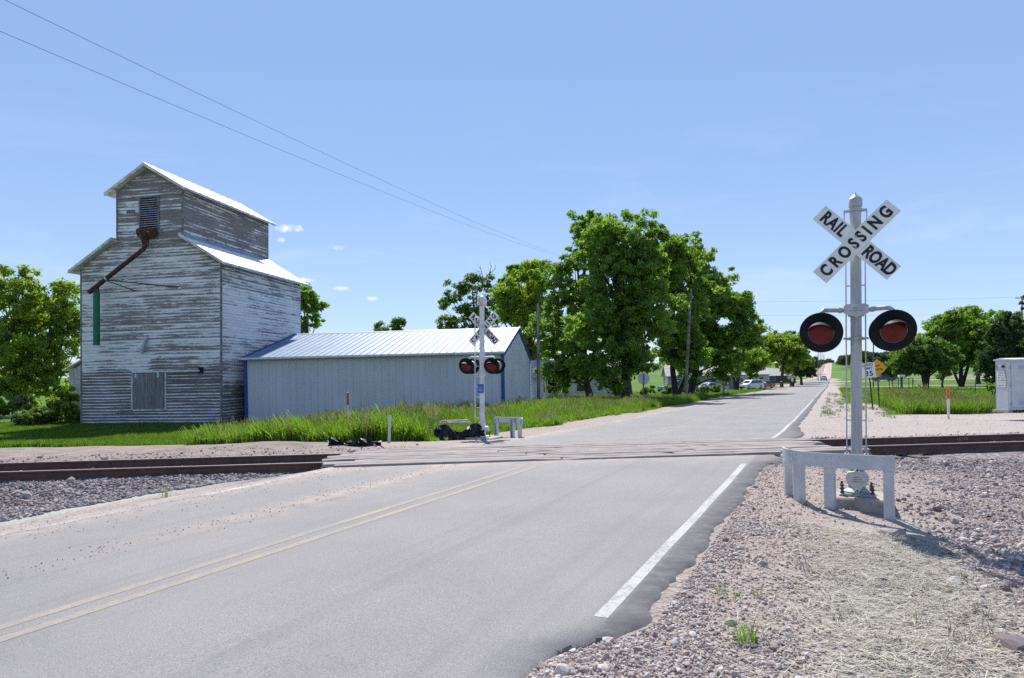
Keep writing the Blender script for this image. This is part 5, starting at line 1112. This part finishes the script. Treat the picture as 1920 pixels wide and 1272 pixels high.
# ------------------------------------------------------------------ scattered stuff (geometry nodes on point clouds)
def scatter(name, label, pts, rot, scl, idx, temps, cat=None):
    me = bpy.data.meshes.new(name); me.vertices.add(len(pts)); me.vertices.foreach_set('co', np.asarray(pts, np.float32).ravel())
    for nm, a, ty in (('rot', rot, 'FLOAT_VECTOR'), ('scl', scl, 'FLOAT_VECTOR')):
        at_ = me.attributes.new(nm, ty, 'POINT'); at_.data.foreach_set('vector', np.asarray(a, np.float32).ravel())
    at_ = me.attributes.new('idx', 'INT', 'POINT'); at_.data.foreach_set('value', np.asarray(idx, np.int32)); me.update()
    o = link(name, me); ng = bpy.data.node_groups.new(name, 'GeometryNodeTree')
    ng.interface.new_socket('Geometry', in_out='INPUT', socket_type='NodeSocketGeometry'); ng.interface.new_socket('Geometry', in_out='OUTPUT', socket_type='NodeSocketGeometry')
    gi = ng.nodes.new('NodeGroupInput'); go = ng.nodes.new('NodeGroupOutput'); ip = ng.nodes.new('GeometryNodeInstanceOnPoints'); ip.inputs['Pick Instance'].default_value = True
    join = ng.nodes.new('GeometryNodeJoinGeometry')
    for tm in reversed(temps):
        oi = ng.nodes.new('GeometryNodeObjectInfo'); oi.inputs['Object'].default_value = tm; oi.inputs['As Instance'].default_value = False
        g2 = ng.nodes.new('GeometryNodeGeometryToInstance'); ng.links.new(oi.outputs['Geometry'], g2.inputs[0]); ng.links.new(g2.outputs[0], join.inputs[0])
    def na(nm, ty):
        n = ng.nodes.new('GeometryNodeInputNamedAttribute'); n.data_type = ty; n.inputs['Name'].default_value = nm; return n.outputs['Attribute']
    e2r = ng.nodes.new('FunctionNodeEulerToRotation'); ng.links.new(na('rot', 'FLOAT_VECTOR'), e2r.inputs[0])
    ng.links.new(gi.outputs[0], ip.inputs['Points']); ng.links.new(join.outputs[0], ip.inputs['Instance']); ng.links.new(na('idx', 'INT'), ip.inputs['Instance Index'])
    ng.links.new(e2r.outputs[0], ip.inputs['Rotation']); ng.links.new(na('scl', 'FLOAT_VECTOR'), ip.inputs['Scale']); ng.links.new(ip.outputs[0], go.inputs[0])
    md = o.modifiers.new('scatter', 'NODES'); md.node_group = ng
    return tag(o, label, cat, kind='stuff')
def template(name, me): return bpy.data.objects.new(name, me)      # never linked: only a source shape
def stone_mat(name, cols):
    t = NT(name); r = t.n.new('ShaderNodeObjectInfo').outputs['Random']; rp_ = t.n.new('ShaderNodeValToRGB'); el = rp_.color_ramp.elements
    rp_.color_ramp.interpolation = 'LINEAR'
    while len(el) < len(cols): el.new(.5)
    for i, c_ in enumerate(cols): el[i].position = i/(len(cols)-1); el[i].color = (*c_, 1)
    t.l.new(r, rp_.inputs[0]); pos = t.geo.outputs['Position']
    c = t.mix(t.ramp(t.noise(35, 4, .65, pos), .35, .7, 0, .5), rp_.outputs[0], (.22,.19,.18)); return t.fin(c, .9, 0, .25)
stone_mat('stone_mix', [(.20,.135,.12), (.52,.445,.40), (.33,.255,.225), (.64,.58,.535), (.42,.32,.275), (.56,.475,.425), (.25,.155,.14), (.68,.63,.585)])
stone_mat('stone_dark', [(.12,.09,.09), (.32,.29,.285), (.20,.165,.16), (.46,.425,.415), (.16,.105,.10), (.34,.295,.29)])
import bmesh
def stone_mesh(seed, m, sub=2):
    bm = bmesh.new(); bmesh.ops.create_icosphere(bm, subdivisions=sub-1, radius=1.0); r_ = random.Random(seed)
    planes = [(Vector((r_.gauss(0,1), r_.gauss(0,1), r_.gauss(0,1))).normalized(), r_.uniform(.55, .9)) for _ in range(9)]
    for v in bm.verts:
        v.co *= r_.uniform(.9, 1.1)
        for n_, d_ in planes:
            q_ = v.co.dot(n_)
            if q_ > d_: v.co -= n_*(q_-d_)
        v.co.z *= .72
    me = bpy.data.meshes.new('stone'); bm.to_mesh(me); bm.free(); me.materials.append(m); return me
st_mix = [template('stone_shape', stone_mesh(k, MATS['stone_mix'], 3 if k < 3 else 2)) for k in range(7)]
st_dark = [template('stone_shape', stone_mesh(20+k, MATS['stone_dark'], 2)) for k in range(6)]
def scatter_stones(name, label, n, sample, size, temps, seed, sink=.25, cat='gravel'):
    R = np.random.default_rng(seed); x, y = sample(R, n); z = ground(x, y); n = len(x)
    sz = size[0]*np.exp(np.abs(R.normal(size=n))*size[1]); S = sz[:, None]*(.75+.5*R.random((n, 3)))
    P = np.stack([x, y, z+sz*(.55-sink)*.7], -1); rot = R.random((n, 3))*np.array([.9, .9, 6.28])
    return scatter(name, label, P, rot, S, R.integers(0, len(temps), n), temps, cat)
def tdist(x, y): return (y-TK-TS*x)*math.cos(TA)
def near_right(R, n):
    D = 2.6*np.exp(R.random(n*2)*math.log(13.2/2.6)); X = R.uniform(880, 2150, n*2); x = (X-960)*D/FPX; y = D
    s, e = road_se(x, y); t_ = tdist(x, y); er = np.where(s < 4.4, E1-.45*sstep(-s, -4.4, -3.4), E1)
    dens = np.clip(.30+.70*sstep(e, .8, 1.8)+.5*np.exp(-((e-er)/.30)**2)+.6*sstep(-s, -4.2, -3)+.9*sstep(t_, -3.2, -2.2), 0, 1)
    dens *= 1-.72*np.exp(-((e-.45)/.62)**4)*sstep(-t_, 5.6, 6.6)
    dens *= .45+1.1*vnoise(x, y, 1.6, 51)
    ok = (e > er+.06) & (t_ < -.86) & (R.random(n*2) < dens); return x[ok], y[ok]
scatter_stones('gravel', 'loose mixed pink and white gravel over the bank around the nearest signal', 95000, near_right, (.0058, .55), st_mix, 61)
def near_right_big(R, n):
    D = 3.2*np.exp(R.random(n*3)*math.log(13/3.2)); X = R.uniform(1350, 2200, n*3); x = (X-960)*D/FPX; y = D; s, e = road_se(x, y); t_ = tdist(x, y)
    dens = sstep(e, .5, 2.2)*(.15+1.2*sstep(vnoise(x, y, .9, 53), .45, .75))+.9*sstep(t_, -3.0, -1.8)
    ok = (t_ < -.86) & (e > -.5) & (R.random(n*3) < dens*.7); return x[ok], y[ok]
scatter_stones('ballast_stones', 'coarse dark red and grey ballast lumps right of the nearest signal', 13000, near_right_big, (.0185, .42), st_mix[:4]+st_dark[:5], 62)
def near_left(R, n):
    x = R.uniform(-22, 0, n*3); y = R.uniform(5, 13.3, n*3); s, e = road_se(x, y); t_ = tdist(x, y)
    ok = (t_ < -.86) & (e < -9.0-.5*(vnoise(x, y, 1.2, 55)-.3)); ok &= (np.abs(x/y) < .95); return x[ok][:n], y[ok][:n]
scatter_stones('ballast_stones', 'dark angular ballast between the near rail and the road at the photo edge', 16000, near_left, (.027, .30), st_dark, 63, .15)
def between(R, n):
    q_ = R.uniform(-24, 26, n*2); o_ = R.uniform(-.70, .70, n*2); ok = (q_ < -3.4) | (q_ > 6.7); ok &= R.random(n*2) < np.where(q_ > 0, 1, .8)
    q_, o_ = q_[ok][:n], o_[ok][:n]; p_x = q_*math.cos(TA)-o_*math.sin(TA); p_y = TK+q_*math.sin(TA)+o_*math.cos(TA); return p_x, p_y
scatter_stones('ballast_stones', 'pale ballast stones filling the space between the two rails', 13000, between, (.022, .35), st_mix+st_dark, 64, .0)
def far_strip(R, n):
    q_ = R.uniform(-26, 26, n*2); o_ = .85+np.abs(R.normal(size=n*2))*1.1; x = q_*math.cos(TA)-o_*math.sin(TA); y = TK+q_*math.sin(TA)+o_*math.cos(TA); s, e = road_se(x, y)
    ok = (e < -9.4) | (e > -.6); return x[ok][:n], y[ok][:n]
scatter_stones('ballast_stones', 'scattered stones along the far side of the track', 6000, far_strip, (.014, .5), st_mix+st_dark, 65, .2)
def spill(R, n):
    s = R.uniform(2, 15, n); e = np.where(R.random(n) < .6, -7.9+R.normal(size=n)*.35, -6.3+R.normal(size=n)*.16); return s*SA+e*CA, s*CA-e*SA
R = np.random.default_rng(66); x, y = spill(R, 1500); sz = .004+.006*R.random(len(x))**2
scatter('road_grit', 'fine brown grit strewn along the left lane of the road', np.stack([x, y, road_z(y)+sz*.3-.004-.012*np.abs(road_se(x, y)[1]+4.75)/3.5], -1), R.random((len(x), 3))*6, np.repeat(sz[:, None], 3, 1), R.integers(0, 7, len(x)), st_mix, 'grit')
def lot(R, n):
    x = R.uniform(3, 34, n*3); y = R.uniform(16, 31, n*3); s, e = road_se(x, y); ok = (e > -.7) & (tdist(x, y) > 1.2) & (R.random(n*3) < .2+.9*vnoise(x, y, .5, 56)); return x[ok][:n], y[ok][:n]
scatter_stones('gravel', 'loose gravel over the lot between the track and the speed limit sign', 9000, lot, (.0048, .5), st_mix, 67)
# a few single boulders
for k, (X, Y, r_, lab) in enumerate(((1672, 1008, .13, 'flat dark slab of rock at the foot of the guard post'), (1908, 1210, .14, 'dark boulder at the bottom photo edge'), (1655, 1100, .06, 'dark reddish rock lying beside the straw'), (1700, 1180, .055, 'dark grey rock on the gravel slope'), (1790, 1090, .07, 'dark pointed rock in the signal shadow'))):
    z_ = -.2; D_ = (CAM_H-z_)*FPX/(Y-(707-.02*(X-960))); x_ = colx(X, D_, z_); me = stone_mesh(90+k, MATS['stone_dark'], 3)
    o = link('boulder', me, None, (x_, D_, gz(x_, D_)+r_*.15)); o.scale = (r_*1.3, r_, r_*.7); o.rotation_euler = (.1, .1, k); tag(o, lab, 'rock', 'larger rocks on the bank')

# grasses: tuft shapes
def tuft(name, n, hgt, wid, spread, m, seed, lean_=.35, heads=0, headm=None):
    R = np.random.default_rng(seed); V, F, T = [], [], []
    for i in range(n):
        a = R.random()*6.283; r0 = spread*math.sqrt(R.random()); bx, by = r0*math.cos(a), r0*math.sin(a); h_ = hgt*(.55+.5*R.random()); dirn = R.random()*6.283; ln = lean_*h_*(.3+R.random()); px, py = -math.sin(dirn)*wid/2, math.cos(dirn)*wid/2
        k = len(V); dx, dy = math.cos(dirn)*ln, math.sin(dirn)*ln
        V += [(bx-px,by-py,0),(bx+px,by+py,0),(bx+px*.8+dx*.35,by+py*.8+dy*.35,h_*.6),(bx-px*.8+dx*.35,by-py*.8+dy*.35,h_*.6),(bx+dx,by+dy,h_*.98),(bx+dx,by+dy,h_)]
        F += [(k,k+1,k+2,k+3),(k+3,k+2,k+5,k+4)]; t0 = R.random(); T += [(t0,R.random()**3,0,1)]*6
    me = np_mesh(name, np.array(V), np.array(F), MATS[m], {'tint': np.array(T)})
    if heads:
        V, F = [], []
        for i in range(heads):
            a = R.random()*6.283; r0 = spread*math.sqrt(R.random()); bx, by = r0*math.cos(a), r0*math.sin(a); h_ = hgt*(.95+.35*R.random()); dx, dy = R.normal()*.12*h_, R.normal()*.12*h_; k = len(V); w = wid*.35
            V += [(bx-w,by,0),(bx+w,by,0),(bx+dx*.7+w,by+dy*.7,h_*.8),(bx+dx*.7-w,by+dy*.7,h_*.8)]; F += [(k,k+1,k+2,k+3)]
            for rr in (0, 1.57):
                k = len(V); c_, s_ = math.cos(rr)*wid*1.3, math.sin(rr)*wid*1.3
                V += [(bx+dx*.7,by+dy*.7,h_*.76),(bx+dx*.85+c_,by+dy*.85+s_,h_*.86),(bx+dx,by+dy,h_),(bx+dx*.85-c_,by+dy*.85-s_,h_*.86)]; F += [(k,k+1,k+2,k+3)]
        m2 = np_mesh(name+'_heads', np.array(V), np.array(F), MATS[headm or 'seed_head'], {'tint': np.random.default_rng(seed).random((len(V), 4))}); return [template(name, me), template(name+'_heads', m2)]
    return [template(name, me)]
tall = tuft('tall_tuft', 26, .80, .016, .16, 'blade_green', 71, .4); tallp = tuft('pale_tuft', 24, .78, .015, .16, 'blade_pale', 72, .35); headt = tuft('head_tuft', 4, .80, .012, .18, 'blade_pale', 73, .3, 12)
broad = tuft('broad_tuft', 20, .50, .045, .18, 'leaf_mid', 74, .7); short = tuft('short_tuft', 26, .20, .012, .14, 'blade_short', 75, .55); dry = tuft('dry_tuft', 14, .16, .006, .09, 'straw_mat', 76, .8)
def scatter_grass(name, label, sample, n, temps, probs, smin, smax, seed, cat='grass'):
    R = np.random.default_rng(seed); x, y, hs_ = sample(R, n); z = ground(x, y)-.02; k = len(x); s = (smin+(smax-smin)*R.random(k))*hs_
    rot = np.stack([R.normal(size=k)*.10, R.normal(size=k)*.10, R.random(k)*6.28], -1)
    return scatter(name, label, np.stack([x, y, z], -1), rot, np.repeat(s[:, None], 3, 1)*np.array([1.1, 1.1, 1.0]), R.choice(len(temps), k, p=probs), temps, cat)
T_ALL = tall+tallp+headt+broad
def weeds_left(R, n):
    x = R.uniform(-13, 12, n*4); y = R.uniform(18, 46, n*4); s, e = road_se(x, y)
    near = 22.9-.42*np.clip(x+10.5, 0, 9)+.9*(vnoise(x, y, .7, 81)-.5)
    ok = (y > near) & (e < -9.7-.9*vnoise(x, y, .6, 82)) & (x > -11.8+1.2*vnoise(x, y, .5, 83))
    shx, shy = (x+8.70), (y-42.08); lx = shx*math.cos(sa_)-shy*math.sin(sa_); ly = shx*math.sin(sa_)+shy*math.cos(sa_)
    ok &= ~((ly > -.1) & (np.abs(lx) < SW+.1)); ok &= ~((np.abs(x+.92) < .55) & (np.abs(y-20.3) < .6))
    ok &= R.random(n*4) < np.where(y < 27, 1.0, .62)
    hs_ = np.where(y < 26, .45+1.0*vnoise(x, y, .55, 84), .35+.9*vnoise(x, y, .45, 85)); hs_ = hs_*np.where((x > -2.6) & (y < 24), .55, 1.0)
    hs_ = hs_*(.55+.45*sstep(-e, 9.6, 12)); return x[ok][:n], y[ok][:n], hs_[ok][:n]
scatter_grass('weeds', 'tall green weeds and seeding grass in front of the metal shed', weeds_left, 15000, T_ALL, [.40,.18,.04,.05,.33], .55, 1.05, 91)
def verge_left(R, n):
    x = R.uniform(-2, 30, n*4); y = R.uniform(40, 72, n*4); s, e = road_se(x, y); ok = (e < -9.8-1.0*vnoise(x, y, .5, 86)) & (y < 66-.10*x*0+8*(x < 12)) & (x > -1+.13*(y-41)+1.6-((y < 57)*0))
    ok &= ~((y > 62) & (x > 14)); hs_ = .55+.6*vnoise(x, y, .4, 87)+.35*np.exp(-((e+11)/1.3)**2); return x[ok][:n], y[ok][:n], hs_[ok][:n]
scatter_grass('weeds', 'tall bright grass between the shed gable and the white house', verge_left, 8000, T_ALL, [.60,.16,.06,.08,.10], .46, .74, 92)
def lawn_left(R, n):
    x = R.uniform(-44, -9, n*4); y = R.uniform(22.5, 46, n*4); ok = (y > 25.2-.03*(x+10)+1.4*(vnoise(x, y, .5, 88)-.5)) & (R.random(n*4) < np.clip(40/y/1.6, 0, 1))
    ex, ey = x+22.80, y-42.90; lx = ex*math.cos(ea_)-ey*math.sin(ea_); ly = ex*math.sin(ea_)+ey*math.cos(ea_); ok &= ~((ly > -.05) & (np.abs(lx) < HW)); ok &= ~((x > -11.2) & (y < 38)); ok &= (x > -.80*y)
    hs_ = .7+.6*vnoise(x, y, .4, 89)+.3*sstep(y, 34, 41); return x[ok][:n], y[ok][:n], hs_[ok][:n]
scatter_grass('grass', 'shaded green grass in front of the grain elevator', lawn_left, 15000, short, [1.0], .8, 1.3, 93)
def weeds_right(R, n):
    x = R.uniform(12, 40, n*4); y = R.uniform(29, 44, n*4); s, e = road_se(x, y); lo = 30.6+.03*(x-14)+.9*(vnoise(x, y, .6, 94)-.5)
    ok = (y > lo) & (e > 2.2+.9*vnoise(x, y, .5, 95)) & ((x < 27) | (y < 41)) & (R.random(n*4) < np.where(x > 25, .5, 1))
    hs_ = (.55+.5*vnoise(x, y, .4, 96))*np.where(x > 24, .55, 1); return x[ok][:n], y[ok][:n], hs_[ok][:n]
scatter_grass('weeds', 'seeding grass patch under the speed limit sign', weeds_right, 9000, T_ALL, [.48,.26,.06,.06,.14], .95, 1.4, 97)
def shoulder(R, n):
    x = R.uniform(7, 40, n*4); y = R.uniform(23, 75, n*4); s, e = road_se(x, y); ok = (e > -.55) & (e < 3.4) & (R.random(n*4) < sstep(y, 25, 34)*(.15+1.1*sstep(vnoise(x, y, .5, 57), .4, .8))); return x[ok][:n], y[ok][:n], np.ones(ok.sum())[:n]
scatter_grass('dry_grass', 'thin dry weeds along the gravel shoulder beyond the crossing', shoulder, 2600, dry+short, [.78,.22], .6, 1.2, 99)
def lawns(R, n):
    x = R.uniform(-2, 62, n*4); y = R.uniform(44, 120, n*4); s, e = road_se(x, y); ok = (np.abs(e+4.75) > 5.6) & (R.random(n*4) < (60/y)**1.4) & (x < .78*y)
    zz = np.ones(n*4)*1.0+.8*np.exp(-((np.abs(e+4.75)-6.2)/.8)**2); return x[ok][:n], y[ok][:n], zz[ok][:n]
scatter_grass('lawn', 'mown green lawns around the houses and across the road', lawns, 9000, short, [1.0], .6, 1.1, 98)
# straw mat, tufts on the near bank
R = np.random.default_rng(101); n = 15000
s_ = R.uniform(1.2, 8.0, n); e_ = .55+R.normal(size=n)*.42-.02*s_; x = s_*SA+e_*CA; y = s_*CA-e_*SA; ok = (tdist(x, y) < -5.7) & (e_ > -.75); x, y = x[ok], y[ok]; n = len(x)
z = ground(x, y)+.004+.03*R.random(n)**2; a = R.normal(size=n)*.7-.5; l = .03+.06*R.random(n); w = .0014+.0012*R.random(n); dz = R.normal(size=n)*.012
dx, dy = np.cos(a)*l, np.sin(a)*l; px, py = -np.sin(a)*w, np.cos(a)*w
V = np.stack([np.stack([x-dx-px, y-dy-py, z-dz], -1), np.stack([x-dx+px, y-dy+py, z-dz], -1), np.stack([x+dx+px, y+dy+py, z+dz+.003], -1), np.stack([x+dx-px, y+dy-py, z+dz+.003], -1)], 1).reshape(-1, 3)
tag(link('straw', np_mesh('straw', V, np.arange(n*4).reshape(n, 4), MATS['straw_mat'], {'tint': np.repeat(R.random((n, 4)), 4, 0)})), 'mat of dry pale straw on the bank beside the road edge', 'straw', kind='stuff')
def bank(R, n):
    s = R.uniform(1.5, 7.2, n); e = .75+R.normal(size=n)*.45; x, y = s*SA+e*CA, s*CA-e*SA; ok = tdist(x, y) < -6; return x[ok], y[ok], .6+.6*R.random(ok.sum())
scatter_grass('dry_grass', 'sparse dry grass tufts standing in the straw', bank, 60, dry, [1.0], .5, 1.0, 102)
for k, (X, Y, sc_, lab) in enumerate(((1398, 1222, .20, 'dense green grass tuft at the bottom of the straw bank'), (1350, 1128, .13, 'small green grass tuft on the straw near the road'), (1381, 1138, .11, 'tiny grass tuft in the straw, right of the small green one'), (1420, 1130, .11, 'pale grass tuft in the straw, farthest from the road'), (310, 940, .26, 'small weedy tuft in the dark ballast at the photo edge'))):
    z_ = -.12; D_ = (CAM_H-z_)*FPX/(Y-(707-.02*(X-960))); x_ = colx(X, D_, z_)
    me = tuft('grass_tuft', 70 if k == 0 else 30, .8, .018, .26, 'blade_green' if k < 2 else 'blade_pale', 110+k, .7)[0].data
    o = link('grass_tuft', me, None, (x_, D_, gz(x_, D_)-.005)); o.scale = (sc_,)*3; tag(o, lab, 'grass tuft', 'grass tufts on bare ground')
